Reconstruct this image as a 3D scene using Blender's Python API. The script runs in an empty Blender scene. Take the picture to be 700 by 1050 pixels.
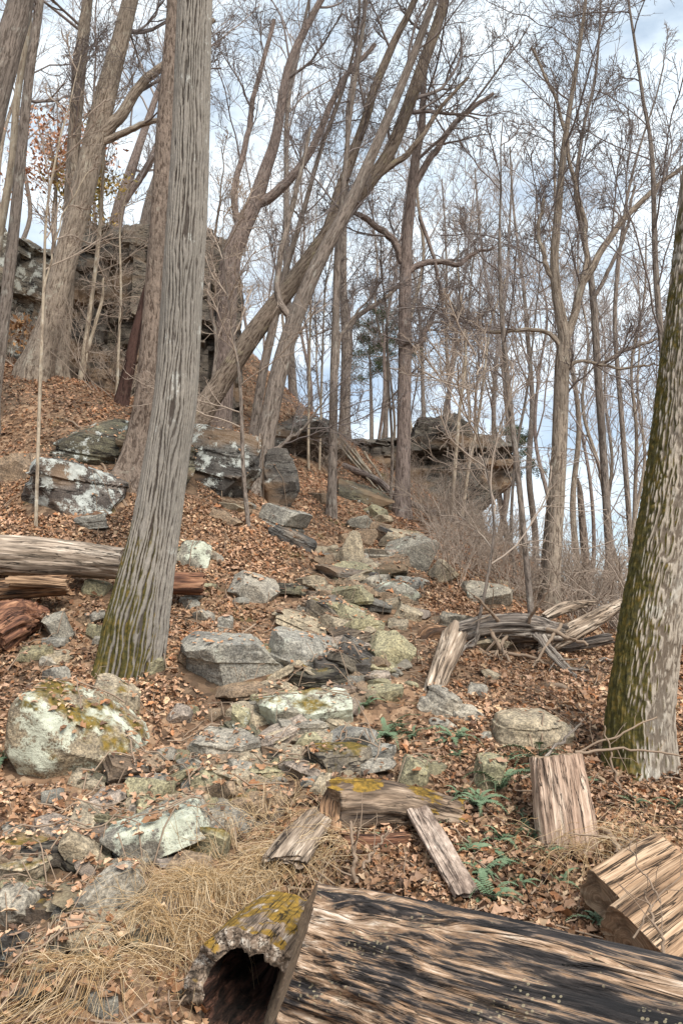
import bpy, math, random
import numpy as np
from mathutils import Vector, Matrix
from mathutils.bvhtree import BVHTree

SC = bpy.context.scene
COL = SC.collection
rng = np.random.default_rng(7)
random.seed(7)
PI = math.pi

# ------------------------------------------------------------------ camera model (photo pixels 700 x 1050)
F = 824.0
PITCH = math.radians(8.0)
EYE = np.array([0.0, 0.0, 1.6])
CP, SP = math.cos(PITCH), math.sin(PITCH)

def ray(px, py):
    up = -(py - 525.0)
    return np.array([px - 350.0, F * CP - up * SP, F * SP + up * CP])

def at(px, py, Y):
    d = ray(px, py)
    return EYE + d * (Y / d[1])

def scale_at(p):
    """metres per photo pixel at a point"""
    return ((p[1] - EYE[1]) * CP + (p[2] - EYE[2]) * SP) / F

# ------------------------------------------------------------------ noise
def _h(ix, iy, iz, seed):
    n = (ix.astype(np.int64) * 374761393 + iy.astype(np.int64) * 668265263 + iz.astype(np.int64) * 2147483647 + seed * 1274126177) & 0xFFFFFFFF
    n = ((n ^ (n >> 13)) * 1274126177) & 0xFFFFFFFF
    n = ((n ^ (n >> 16)) * 2246822519) & 0xFFFFFFFF
    n = n ^ (n >> 15)
    return (n & 0xFFFFFF).astype(np.float64) / 0xFFFFFF

def vnoise(p, seed=0):
    p = np.asarray(p, float)
    i = np.floor(p).astype(np.int64)
    f = p - i
    f = f * f * f * (f * (f * 6 - 15) + 10)
    x, y, z = i[..., 0], i[..., 1], i[..., 2]
    fx, fy, fz = f[..., 0], f[..., 1], f[..., 2]
    def L(a, b, t): return a + (b - a) * t
    a = L(L(_h(x, y, z, seed), _h(x + 1, y, z, seed), fx), L(_h(x, y + 1, z, seed), _h(x + 1, y + 1, z, seed), fx), fy)
    b = L(L(_h(x, y, z + 1, seed), _h(x + 1, y, z + 1, seed), fx), L(_h(x, y + 1, z + 1, seed), _h(x + 1, y + 1, z + 1, seed), fx), fy)
    return L(a, b, fz)

def fbm(p, octs=4, seed=0):
    v = 0; a = 0.5; t = 0
    for k in range(octs):
        v = v + a * vnoise(np.asarray(p) * (2.03 ** k) + 17.3 * k, seed + k); t += a; a *= 0.5
    return v / t - 0.5          # about -0.5..0.5

def norm(v):
    return v / np.maximum(np.linalg.norm(v, axis=-1, keepdims=True), 1e-9)

# ------------------------------------------------------------------ terrain
CTRL = []
def c(px, py, Y): CTRL.append(at(px, py, Y))
for a in [(50,1050,2.75),(50,900,3.8),(50,760,5.0),(50,650,6.2),(50,550,7.6),(45,455,9.2),(30,395,10.6),(-60,640,6.3),(-80,900,3.8),(-60,1050,2.8),(-80,480,9.2),
          (300,1050,2.8),(300,920,3.55),(300,800,4.65),(300,700,5.9),(290,600,7.7),(330,542,10.5),(340,500,12.6),(330,452,15.5),(240,520,9.3),(200,470,10.2),(170,600,7.2),(150,420,11.6),
          (180,760,5.0),(180,900,3.75),
          (450,850,4.15),(450,750,5.3),(450,650,7.1),(450,600,8.6),(440,552,11),(450,535,14),(480,540,16.5),(400,480,16.5),(420,700,6.1),(380,600,8.3),
          (600,900,3.75),(600,800,4.85),(600,725,6.1),(600,668,8.2),(600,640,10.5),(540,640,8.6),(540,590,12.5),(520,560,15.5),
          (700,900,3.75),(690,800,4.9),(690,700,6.6),(690,660,8.6),(780,800,4.9),(780,680,8.0),
          (600,1050,2.75)]:
    c(*a)
# cliff-top plateau, the crest and what lies beyond it
for p in [(-4.6,13.9,5.9),(-3.2,14.2,5.7),(-2.2,14.6,5.6),(-3.6,15.0,6.3),(-6.5,17.5,9.0),(-3.5,17.6,8.7),(-3.2,20,9.3),(-9,14,8.6),(-12,10,7.5),(-9,6,4.2),(-9,2,2.0),(-12,20,10.5),(-6,26,10),
          (-.2,20,5.9),(2.2,23,4.4),(0,30,5.6),(4,26,4.2),(5.5,18,1.0),(6.5,13,.2),(7,9,-.3),(7,5,-.6),(8,2,-.9),(12,8,-3.2),(12,20,-3.6),(10,30,-2.5),(4,38,1.5),
          (0,0,0),(-3,0,.25),(3,0,-.35),(0,-6,-1.0),(-6,-4,.4),(6,-4,-1.6),(1,1.2,.12),(-1,1.2,.14)]:
    CTRL.append(np.array(p, float))
CTRL = np.array(CTRL)
def _U(r2): return 0.5 * r2 * np.log(np.maximum(r2, 1e-12))
_n = len(CTRL)
_d = CTRL[:, None, :2] - CTRL[None, :, :2]
_K = _U((_d ** 2).sum(-1)) + 0.25 * np.eye(_n)
_P = np.c_[np.ones(_n), CTRL[:, :2]]
_A = np.block([[_K, _P], [_P.T, np.zeros((3, 3))]])
_W = np.linalg.solve(_A, np.r_[CTRL[:, 2], np.zeros(3)])

def smooth(a, b, x):
    t = np.clip((x - a) / (b - a), 0, 1); return t * t * (3 - 2 * t)

def tz(x, y, rough=True):
    x = np.asarray(x, float).ravel(); y = np.asarray(y, float).ravel()
    out = np.empty_like(x)
    for s in range(0, len(x), 20000):
        X, Y = x[s:s + 20000], y[s:s + 20000]
        xc, yc = np.clip(X, -22, 22), np.clip(Y, -14, 44)
        r2 = (xc[:, None] - CTRL[None, :, 0]) ** 2 + (yc[:, None] - CTRL[None, :, 1]) ** 2
        z = _U(r2) @ _W[:_n] + _W[_n] + _W[_n + 1] * xc + _W[_n + 2] * yc
        far = np.clip(2.2 - 0.24 * X, -16, 9.5) - 0.06 * np.clip(Y - 35, 0, 300)
        w = smooth(20, 42, np.hypot(X, Y - 10))
        z = z * (1 - w) + far * w
        if rough:
            p = np.stack([X, Y, np.zeros_like(X)], -1)
            z = z - .26 * np.exp(-((X + .24) ** 2 + (Y - 3.08) ** 2) / .075)
            z = z + 0.16 * fbm(p * 1.3, 2, 3) * (1 + w * 6) + 0.06 * fbm(p * 5, 3, 5)
        out[s:s + 20000] = z
    return out

def tz1(x, y): return float(tz([x], [y])[0])

_YS = np.concatenate([np.arange(1.6, 14, .02), np.arange(14, 60, .08)])
def hit(px, py, ymin=1.6):
    d = ray(px, py)
    ys = _YS[_YS >= ymin]
    P = EYE + d[None] * (ys / d[1])[:, None]
    g = tz(P[:, 0], P[:, 1])
    k = np.nonzero(P[:, 2] < g)[0]
    if len(k) == 0: return P[-1]
    return P[k[0]]

# ------------------------------------------------------------------ mesh helpers
def mk_mesh(name, V, quads=None, tris=None, smooth_=True, attrs=None, colors=None, sharp=None):
    me = bpy.data.meshes.new(name)
    V = np.asarray(V, np.float32)
    q = np.zeros((0, 4), np.int32) if quads is None else np.asarray(quads, np.int32)
    t = np.zeros((0, 3), np.int32) if tris is None else np.asarray(tris, np.int32)
    me.vertices.add(len(V)); me.vertices.foreach_set('co', V.ravel())
    nl = q.size + t.size
    me.loops.add(nl)
    me.loops.foreach_set('vertex_index', np.r_[q.ravel(), t.ravel()].astype(np.int32))
    me.polygons.add(len(q) + len(t))
    st = np.r_[np.arange(len(q)) * 4, q.size + np.arange(len(t)) * 3].astype(np.int32)
    me.polygons.foreach_set('loop_start', st)
    me.polygons.foreach_set('use_smooth', np.full(len(q) + len(t), smooth_, bool))
    me.update(calc_edges=True)
    for k, a in (attrs or {}).items():
        a = np.asarray(a, np.float32)
        if a.ndim == 1:
            at_ = me.attributes.new(k, 'FLOAT', 'POINT'); at_.data.foreach_set('value', a)
        else:
            at_ = me.attributes.new(k, 'FLOAT_VECTOR', 'POINT'); at_.data.foreach_set('vector', a.ravel())
    if colors is not None:
        ca = me.attributes.new('tint', 'FLOAT_COLOR', 'POINT')
        ca.data.foreach_set('color', np.c_[colors, np.ones(len(colors))].astype(np.float32).ravel())
    me.validate()
    if sharp: me.set_sharp_from_angle(angle=math.radians(sharp))
    return me

def obj(name, me, mat=None, parent=None, loc=None):
    o = bpy.data.objects.new(name, me); COL.objects.link(o)
    if mat is not None and me is not None and len(me.materials) == 0: me.materials.append(mat)
    if parent is not None: o.parent = parent
    if loc is not None: o.location = loc
    return o

def tag(o, label, cat, group=None):
    o['label'] = label; o['category'] = cat
    if group: o['group'] = group
    return o

def kind(o, k): o['kind'] = k; return o

def thing(name, label, cat, loc, group=None):
    o = bpy.data.objects.new(name, None); COL.objects.link(o)
    o.empty_display_size = .2; o.location = [float(v) for v in loc]
    return tag(o, label, cat, group)

def dup(root, loc, rz=0.0, s=1.0, label=None, group=None):
    r = root.copy(); COL.objects.link(r)
    r.location = [float(v) for v in loc]; r.rotation_euler = (0, 0, rz); r.scale = (s, s, s)
    if label: r['label'] = label
    if group: r['group'] = group
    for ch in list(root.children):
        d = ch.copy(); COL.objects.link(d); d.parent = r
    return r

def resample(P, n, R=None):
    """Catmull-Rom through P (k,3), n points; R linear along."""
    P = np.asarray(P, float)
    if len(P) == 2: P = np.array([P[0], (P[0] + P[1]) / 2, P[1]]); R = None if R is None else [R[0], (R[0] + R[1]) / 2, R[1]]
    E = np.vstack([2 * P[0] - P[1], P, 2 * P[-1] - P[-2]])
    seg = np.linalg.norm(np.diff(P, axis=0), axis=1); cum = np.r_[0, np.cumsum(seg)]
    s = np.linspace(0, cum[-1], n)
    i = np.clip(np.searchsorted(cum, s, side='right') - 1, 0, len(P) - 2)
    t = ((s - cum[i]) / np.maximum(seg[i], 1e-9))[:, None]
    p0, p1, p2, p3 = E[i], E[i + 1], E[i + 2], E[i + 3]
    out = .5 * (2 * p1 + (p2 - p0) * t + (2 * p0 - 5 * p1 + 4 * p2 - p3) * t ** 2 + (3 * p1 - 3 * p2 + p3 - p0) * t ** 3)
    if R is None: return out
    return out, np.interp(s, cum, np.asarray(R, float))

def frames(P):
    """P (B,n,3) -> T,U,V"""
    T = norm(np.gradient(P, axis=1))
    ov = norm(P[:, -1] - P[:, 0])
    ref = np.zeros_like(ov); k = np.argmin(np.abs(ov), axis=1); ref[np.arange(len(k)), k] = 1
    U = norm(np.cross(T, ref[:, None, :])); V = np.cross(T, U)
    return T, U, V

def tube_arrays(P, R, sides, rad=None):
    """P (B,n,3) R (B,n) -> verts, quads (+ theta, s arrays).  rad(theta,s,r)->radius, single tubes"""
    B, n, _ = P.shape
    T, U, V = frames(P)
    th = np.arange(sides) * 2 * PI / sides
    rr = np.repeat(R[:, :, None], sides, 2)
    S = np.concatenate([np.zeros((B, 1)), np.cumsum(np.linalg.norm(np.diff(P, axis=1), axis=2), 1)], 1)
    if rad is not None: rr = rad(np.broadcast_to(th, rr.shape), np.broadcast_to(S[:, :, None], rr.shape), rr)
    Vt = P[:, :, None] + rr[..., None] * (np.cos(th)[None, None, :, None] * U[:, :, None] + np.sin(th)[None, None, :, None] * V[:, :, None])
    b = np.arange(B)[:, None, None] * (n * sides); i = np.arange(n - 1)[None, :, None] * sides; j = np.arange(sides)[None, None, :]; j2 = (j + 1) % sides
    Q = np.stack([b + i + j, b + i + j2, b + i + sides + j2, b + i + sides + j], -1).reshape(-1, 4)
    bk = np.stack([np.cos(th)[None, None] * R[:, :1, None].repeat(n, 1), np.sin(th)[None, None] * R[:, :1, None].repeat(n, 1), S[:, :, None].repeat(sides, 2)], -1)
    return Vt.reshape(-1, 3), Q, bk.reshape(-1, 3)

def merge(parts):
    Vs, Qs, Bs, o = [], [], [], 0
    for V, Q, bk in parts:
        Vs.append(V); Qs.append(Q + o); Bs.append(bk); o += len(V)
    return np.vstack(Vs), np.vstack(Qs), np.vstack(Bs)

def cap_end(V, Q, bk, sides, n, first=True, bulge=0.0):
    """close one end of a single tube with a fan (returned as tris)"""
    ring = np.arange(sides) if first else (n - 1) * sides + np.arange(sides)
    ctr = V[ring].mean(0)
    ci = len(V)
    V = np.vstack([V, ctr]); bk = np.vstack([bk, bk[ring].mean(0)])
    nx = np.roll(ring, -1)
    t = np.stack([np.full(sides, ci), nx, ring] if first else [np.full(sides, ci), ring, nx], -1)
    return V, bk, t

# ------------------------------------------------------------------ branching
def spawn(P, R, k, t0, t1, L, ang, up, wob, m, rr, rmin, seed, lscale=0.55, inherit=0.15):
    """children on B parent polylines; returns (B*k, m, 3), (B*k, m)"""
    g = np.random.default_rng(seed)
    B, n, _ = P.shape
    t = t0 + (t1 - t0) * (np.arange(k)[None] + g.random((B, k))) / k
    f = t * (n - 1); i = np.clip(f.astype(int), 0, n - 2); w = (f - i)[..., None]
    bi = np.arange(B)[:, None]
    pos = P[bi, i] * (1 - w) + P[bi, i + 1] * w
    tan = norm(P[bi, i + 1] - P[bi, i])
    r = R[bi, i] * (1 - w[..., 0]) + R[bi, i + 1] * w[..., 0]
    side = g.normal(size=pos.shape); side -= (side * tan).sum(-1, keepdims=True) * tan; side = norm(side)
    a = np.radians(ang) * (0.65 + 0.7 * g.random((B, k)))[..., None]
    d = np.cos(a) * tan + np.sin(a) * side
    d[..., 2] += up * 0.6; d = norm(d)
    Ls = np.asarray(L)
    if Ls.ndim == 1: Ls = Ls[:, None]
    ln = Ls * (1 - lscale * (t - t0) / max(t1 - t0, 1e-6)) * (0.55 + 0.75 * g.random((B, k)))
    r0 = np.maximum(np.minimum(r * (rr * (0.75 + .5 * g.random((B, k)))), r * .85), rmin)
    pos, d, ln, r0 = pos.reshape(-1, 3), d.reshape(-1, 3), ln.ravel(), r0.ravel()
    N = len(pos); out = np.empty((N, m, 3)); out[:, 0] = pos
    step = (ln / (m - 1))[:, None]
    for j in range(1, m):
        d = d + wob * g.normal(size=d.shape); d[:, 2] += up * .18; d = norm(d)
        out[:, j] = out[:, j - 1] + d * step
    tap = np.linspace(1, .3, m)[None] ** 0.9
    return out, np.maximum(r0[:, None] * tap, rmin * .8), ln

def grow(P, R, spec, seed):
    """spec: list of (k, t0, t1, L(abs or None=ratio), ang, up, wob, m, rr, rmin, sides). returns merged arrays of all levels"""
    parts = []
    Pc, Rc, L = P, R, None
    for lv, (k, t0, t1, Lr, ang, up, wob, m, rr, rmin, sides) in enumerate(spec):
        LL = np.full(len(Pc), Lr) if lv == 0 else L * Lr
        Pc, Rc, L = spawn(Pc, Rc, k, t0, t1, LL, ang, up, wob, m, rr, rmin, seed * 31 + lv)
        parts.append(tube_arrays(Pc, Rc, sides))
    return merge(parts)
# ------------------------------------------------------------------ materials
class NT:
    def __init__(s, name):
        s.m = bpy.data.materials.new(name); s.m.use_nodes = True
        s.t = s.m.node_tree; s.n = s.t.nodes; s.l = s.t.links
        s.b = s.n['Principled BSDF']; s.b.inputs['Roughness'].default_value = .85
        s.b.inputs['Specular IOR Level'].default_value = .25
    def put(s, inp, v):
        if hasattr(v, 'is_output'): s.l.new(v, inp)
        elif isinstance(v, (tuple, list)):
            inp.default_value = (*v, 1.0) if inp.type == 'RGBA' and len(v) == 3 else tuple(v)
        else: inp.default_value = v
    def node(s, typ, ins=None, **kw):
        n = s.n.new(typ)
        for k, v in kw.items(): setattr(n, k, v)
        for k, v in (ins or {}).items(): s.put(n.inputs[k], v)
        return n
    def coord(s, which='Object'): return s.node('ShaderNodeTexCoord').outputs[which]
    def attr(s, name, out='Vector'): return s.node('ShaderNodeAttribute', attribute_name=name).outputs[out]
    def math(s, op, a, b=0.0, clamp=False):
        n = s.node('ShaderNodeMath', {0: a, 1: b}, operation=op); n.use_clamp = clamp; return n.outputs[0]
    def vmul(s, v, sc): return s.node('ShaderNodeVectorMath', {0: v, 1: sc}, operation='MULTIPLY').outputs[0]
    def vadd(s, v, w): return s.node('ShaderNodeVectorMath', {0: v, 1: w}, operation='ADD').outputs[0]
    def dot(s, v, w): return s.node('ShaderNodeVectorMath', {0: v, 1: w}, operation='DOT_PRODUCT').outputs['Value']
    def noise(s, v, scale=5, detail=4, rough=.55, dist=0.0, out='Fac'):
        return s.node('ShaderNodeTexNoise', {'Vector': v, 'Scale': scale, 'Detail': detail, 'Roughness': rough, 'Distortion': dist}).outputs[out]
    def step(s, v, a, b, lo=0.0, hi=1.0):
        return s.node('ShaderNodeMapRange', {'Value': v, 'From Min': a, 'From Max': b, 'To Min': lo, 'To Max': hi}, interpolation_type='SMOOTHSTEP').outputs[0]
    def mix(s, f, a, b, mode='MIX'):
        n = s.node('ShaderNodeMix', data_type='RGBA', blend_type=mode)
        s.put(n.inputs[0], f); s.put(n.inputs[6], a); s.put(n.inputs[7], b); return n.outputs[2]
    def ramp(s, v, stops):
        n = s.node('ShaderNodeValToRGB', {0: v}); e = n.color_ramp.elements
        while len(e) < len(stops): e.new(.5)
        for x, (p, col) in zip(e, stops): x.position = p; x.color = (*col, 1)
        return n.outputs[0]
    def bump(s, h, strength=.5, dist=.02): 
        b = s.node('ShaderNodeBump', {'Height': h, 'Strength': strength, 'Distance': dist}).outputs[0]
        s.l.new(b, s.b.inputs['Normal']); return b
    def out(s, colr): s.put(s.b.inputs['Base Color'], colr); return s.m

def rock_material(name, tones, lichen=(.38, .39, .33), strata=0.0):
    k = NT(name); oi = k.node('ShaderNodeObjectInfo')
    co = k.vadd(k.coord(), k.vmul(k.node('ShaderNodeCombineXYZ', {0: oi.outputs['Random'], 1: oi.outputs['Random'], 2: 0.0}).outputs[0], (37, 91, 0)))
    n1 = k.noise(co, 3.2, 6, .6); n2 = k.noise(co, 19, 6, .65); n3 = k.noise(co, 70, 4, .7)
    base = k.ramp(n1, [(.3, tones[0]), (.5, tones[1]), (.68, tones[2])])
    base = k.mix(.9, base, oi.outputs['Color'], 'MULTIPLY')
    base = k.mix(k.step(n2, .35, .68), k.mix(.45, base, (.05, .045, .04)), base)
    sp = k.step(n3, .38, .62)
    base = k.mix(.5, base, k.mix(sp, (.06, .06, .055), (.72, .68, .62)), 'OVERLAY')
    n4 = k.noise(k.vmul(co, (1, 1, 2.5)), 34, 5, .7)
    base = k.mix(k.math('MULTIPLY', k.step(n4, .56, .62), .6), base, (.07, .062, .055))
    if strata:
        w = k.noise(k.vmul(co, (1.2, 1.2, strata)), 1.0, 5, .6)
        base = k.mix(k.step(w, .42, .6), base, k.mix(.55, base, (.05, .04, .035)))
        base = k.mix(k.step(k.math('ABSOLUTE', k.math('SUBTRACT', k.noise(k.vmul(co, (.8, .8, strata * .8)), 1.0, 5, .65), .5)), .022, .005), base, (.02, .017, .015))
        base = k.mix(k.step(k.noise(k.vmul(co, (.9, .9, strata * .35)), 1.0, 4, .5), .5, .66), base, k.mix(.5, base, (.34, .22, .13)))
    # lichen crust
    la = oi.outputs['Alpha']
    ln = k.math('ADD', k.math('MULTIPLY', k.noise(co, 5.5, 7, .62), .72), k.math('MULTIPLY', n3, .28))
    thr = k.math('SUBTRACT', .74, k.math('MULTIPLY', la, .28))
    lf = k.step(k.math('SUBTRACT', ln, thr), -.015, .03)
    lcol = k.mix(k.step(k.noise(co, 11, 4), .4, .62), lichen, tuple(min(1, v * 1.28 + .03) for v in lichen))
    lcol = k.mix(k.math('MULTIPLY', k.step(n3, .56, .66), .6), lcol, (.09, .09, .07))
    base = k.mix(k.math('MULTIPLY', lf, .88), base, lcol)
    # moss on what faces up
    mi = k.math('DIVIDE', oi.outputs['Object Index'], 100.0)
    nz = k.node('ShaderNodeSeparateXYZ', {0: k.node('ShaderNodeNewGeometry').outputs['Normal']}).outputs[2]
    mn = k.math('ADD', k.math('MULTIPLY', k.noise(k.vadd(co, (5, 3, 1)), 4.2, 6, .6), 1.0), k.math('MULTIPLY', nz, .12))
    mf = k.math('MULTIPLY', k.step(k.math('SUBTRACT', mn, k.math('SUBTRACT', .81, k.math('MULTIPLY', mi, .30))), -.03, .09), k.step(n3, .25, .5, .45, 1.0))
    mcol = k.ramp(k.noise(co, 23, 4), [(.3, (.05, .045, .014)), (.5, (.15, .105, .022)), (.7, (.27, .17, .03))])
    base = k.mix(mf, base, mcol)
    h = k.math('ADD', k.math('MULTIPLY', n2, 1.0), k.math('MULTIPLY', n3, .45))
    h = k.math('ADD', h, k.math('MULTIPLY', mf, .3))
    k.bump(h, .75, .02)
    return k.out(base)

def bark_material(name, ridge, furrow, sc=(13, 13, 2.2), lich=(.36, .36, .32), lamt=.3, moss=None, use_rdg=False, bstr=.8, bdist=.02, tone=1.0):
    ridge = tuple(v * tone for v in ridge); furrow = tuple(v * tone for v in furrow)
    k = NT(name); bk = k.attr('bk'); co = k.coord()
    st = k.vmul(bk, sc)
    n = k.noise(st, 1.0, 5, .6, .35)
    rd = k.attr('rdg', 'Fac') if use_rdg else k.step(n, .34, .62)
    fine = k.noise(k.vmul(bk, (60, 60, 22)), 1.0, 4, .6)
    rd2 = k.math('ADD', rd, k.math('MULTIPLY', k.math('SUBTRACT', k.noise(k.vmul(bk, (70, 70, 30)), 1.0, 4, .7), .5), .9))
    colr = k.mix(k.step(rd2, .08, .56), furrow, ridge)
    colr = k.mix(.5, colr, k.ramp(fine, [(.3, (.28, .26, .25)), (.7, (.72, .68, .64))]), 'OVERLAY')
    big = k.noise(bk, 1.1, 4, .55)
    colr = k.mix(k.step(big, .35, .65), colr, k.mix(.45, colr, tuple(v * .55 for v in ridge)))
    lf = k.math('MULTIPLY', k.step(k.noise(k.vadd(bk, (3, 1, 7)), 4.5, 6, .65), .62 - lamt * .25, .70 - lamt * .2), k.math('ADD', k.math('MULTIPLY', rd, .75), .15))
    colr = k.mix(lf, colr, k.mix(fine, tuple(v * .7 for v in lich), tuple(min(1, v * 1.25) for v in lich)))
    if moss:
        hgt, dx, dy, amt = moss
        nrm = k.node('ShaderNodeNewGeometry').outputs['Normal']
        side = k.dot(nrm, (dx, dy, .15))
        z = k.node('ShaderNodeSeparateXYZ', {0: co}).outputs[2]
        hz = k.math('SUBTRACT', 1.0, k.math('DIVIDE', z, hgt))
        f = k.math('ADD', k.math('ADD', k.math('MULTIPLY', side, .55), k.math('MULTIPLY', hz, .55)), k.math('MULTIPLY', k.noise(co, 6, 6, .65), 1.1))
        mf = k.step(f, 1.35 - amt, 1.62 - amt)
        mc = k.ramp(k.noise(co, 26, 5, .6), [(.3, (.022, .021, .007)), (.5, (.075, .066, .015)), (.72, (.19, .125, .026))])
        colr = k.mix(k.math('MULTIPLY', mf, .93), colr, mc)
    h = k.math('ADD', k.math('MULTIPLY', rd if not use_rdg else n, .8), k.math('MULTIPLY', fine, .7))
    k.bump(h, bstr, bdist)
    k.b.inputs['Roughness'].default_value = .92; k.b.inputs['Specular IOR Level'].default_value = .12
    return k.out(colr)

def wood_material(name, stops, sc=(16, 16, 1.1), patch=None, moss=0.0, bstr=.9, bdist=.012, speck=0.0, bigw=.6, bmul=3.0, bigsc=(2.6, 2.6, .9), lift=0.0):
    """weathered, barkless or sawn timber: streaks along the grain"""
    k = NT(name); bk = k.attr('bk'); oi = k.node('ShaderNodeObjectInfo')
    v = k.vadd(bk, k.vmul(k.node('ShaderNodeCombineXYZ', {0: oi.outputs['Random'], 1: oi.outputs['Random'], 2: oi.outputs['Random']}).outputs[0], (11, 5, 29)))
    a = k.noise(k.vmul(v, sc), 1.0, 6, .62, .25)
    b = k.noise(k.vmul(v, (sc[0] * bmul, sc[1] * bmul, sc[2] * bmul * .75)), 1.0, 5, .6)
    big = k.noise(k.vmul(v, bigsc), 1.0, 6, .62)
    f = k.math('ADD', k.math('MULTIPLY', a, 1.0), k.math('ADD', k.math('MULTIPLY', b, .75), k.math('MULTIPLY', big, bigw)))
    f = k.math('SUBTRACT', f, .375 - lift + bigw * .5)
    colr = k.ramp(f, stops)
    colr = k.mix(.35, colr, k.ramp(b, [(.35, (.2, .2, .2)), (.65, (.75, .72, .7))]), 'OVERLAY')
    if patch:
        pf = k.step(k.noise(k.vmul(v, (5, 5, 1.6)), 1.0, 6, .65), patch[1], patch[1] + .09)
        colr = k.mix(pf, colr, k.mix(b, tuple(q * .7 for q in patch[0]), tuple(min(1, q * 1.2) for q in patch[0])))
    if speck:
        vo = k.node('ShaderNodeTexVoronoi', {'Vector': k.coord(), 'Scale': 62.0, 'Randomness': 1.0})
        sm = k.math('MULTIPLY', k.math('LESS_THAN', vo.outputs['Distance'], .26), k.step(k.noise(k.coord(), 5.5, 3), .56, .6))
        colr = k.mix(k.math('MULTIPLY', sm, speck), colr, (.50, .42, .27))
    if moss:
        nz = k.node('ShaderNodeSeparateXYZ', {0: k.node('ShaderNodeNewGeometry').outputs['Normal']}).outputs[2]
        mf = k.step(k.math('ADD', k.math('MULTIPLY', k.noise(k.coord(), 5, 6, .62), 1.0), k.math('MULTIPLY', nz, .22)), .80 - moss * .3, .86 - moss * .3)
        mc = k.ramp(k.noise(k.coord(), 40, 4), [(.3, (.07, .05, .012)), (.55, (.22, .13, .022)), (.75, (.36, .22, .04))])
        colr = k.mix(mf, colr, mc)
    cn = k.math('ABSOLUTE', k.math('SUBTRACT', k.noise(k.vadd(k.vmul(v, (34, 34, 1.3)), (3, 8, 1)), 1.0, 4, .6, .3), .5))
    cf = k.math('MULTIPLY', k.step(cn, .022, .004), k.step(big, .40, .58))
    colr = k.mix(k.math('MULTIPLY', cf, .85), colr, (.018, .014, .012))
    k.bump(k.math('SUBTRACT', k.math('ADD', a, k.math('MULTIPLY', b, .6)), k.math('MULTIPLY', cf, 1.5)), bstr, bdist)
    k.b.inputs['Roughness'].default_value = .8
    return k.out(colr)

M = {}
M['rock'] = rock_material('grey_sandstone', [(.24, .228, .21), (.41, .385, .34), (.54, .50, .425)])
M['rock_pale'] = rock_material('lichen_sandstone', [(.24, .22, .19), (.36, .33, .28), (.46, .42, .35)], (.43, .45, .36))
M['rock_dark'] = rock_material('dark_gneiss', [(.06, .057, .055), (.17, .163, .155), (.30, .285, .26)], (.42, .44, .41), 9.0)
M['cliff'] = rock_material('layered_cliff', [(.14, .13, .118), (.26, .235, .205), (.38, .335, .275)], (.40, .40, .35), 7.0)
M['bark_oak'] = bark_material('furrowed_grey_bark', (.245, .228, .205), (.052, .041, .035), (20, 20, 2.0), (.44, .44, .41), .12, (1.05, -1.0, -.40, .40), True, .9, .012)
M['bark_mossy'] = bark_material('scaly_mossy_bark', (.36, .32, .27), (.13, .105, .082), (24, 24, 8), (.47, .45, .40), .30, (3.4, -1.35, -.05, .22), True, .9, .012)
M['bark_brown'] = bark_material('brown_scaly_bark', (.25, .20, .165), (.09, .066, .053), (30, 30, 9), (.3, .27, .22), .05)
M['bark_rot'] = bark_material('dark_rotten_bark', (.085, .05, .042), (.03, .018, .015), (20, 20, 3), (.2, .16, .12), .0)
M['bark_tan'] = bark_material('tan_bark', (.35, .295, .24), (.14, .108, .084), (34, 34, 7), (.46, .42, .34), .22)
M['bark_grey'] = bark_material('grey_brown_bark', (.27, .23, .20), (.10, .08, .067), (34, 34, 7), (.34, .32, .28), .22)
M['bark_moss2'] = bark_material('ochre_mossy_bark', (.25, .205, .165), (.085, .062, .05), (34, 34, 7), (.30, .26, .17), .25)
M['bark_pale'] = bark_material('pale_sapling_bark', (.42, .36, .28), (.24, .19, .145), (24, 24, 5), (.5, .47, .4), .3, bdist=.006)
M['bark_pink'] = bark_material('pinkish_grey_bark', (.29, .235, .21), (.115, .088, .078), (34, 34, 8), (.34, .31, .28), .15)

def twig_mat(name, a, b):
    k = NT(name); n = k.noise(k.coord(), 1.3, 3)
    return k.out(k.mix(n, a, b))
M['twig'] = twig_mat('dark_twigs', (.125, .102, .095), (.22, .185, .17))
M['twig_tan'] = twig_mat('tan_twigs', (.27, .215, .175), (.41, .33, .265))
M['twig_far'] = twig_mat('far_twigs', (.25, .215, .20), (.37, .32, .295))

k = NT('forest_floor')
co = k.coord()
vo = k.node('ShaderNodeTexVoronoi', {'Vector': k.vadd(co, k.vmul(k.noise(co, 7, 3, out='Color'), (.12, .12, .12))), 'Scale': 16.0})
fl = k.ramp(k.node('ShaderNodeSeparateColor', {0: vo.outputs['Color']}).outputs[0], [(.0, (.075, .045, .028)), (.35, (.19, .115, .068)), (.65, (.27, .165, .10)), (1, (.35, .235, .15))])
fl = k.mix(k.step(k.noise(co, 1.4, 5), .42, .62), fl, k.mix(.6, fl, (.055, .04, .028)))
fl = k.mix(k.math('MULTIPLY', k.step(k.noise(k.vadd(co, (9, 2, 0)), 1.9, 6, .65), .58, .68), .7), fl, (.10, .085, .03))
k.bump(k.math('ADD', k.math('MULTIPLY', vo.outputs['Distance'], .8), k.noise(co, 40, 4)), .7, .03)
M['floor'] = k.out(fl)

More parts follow.
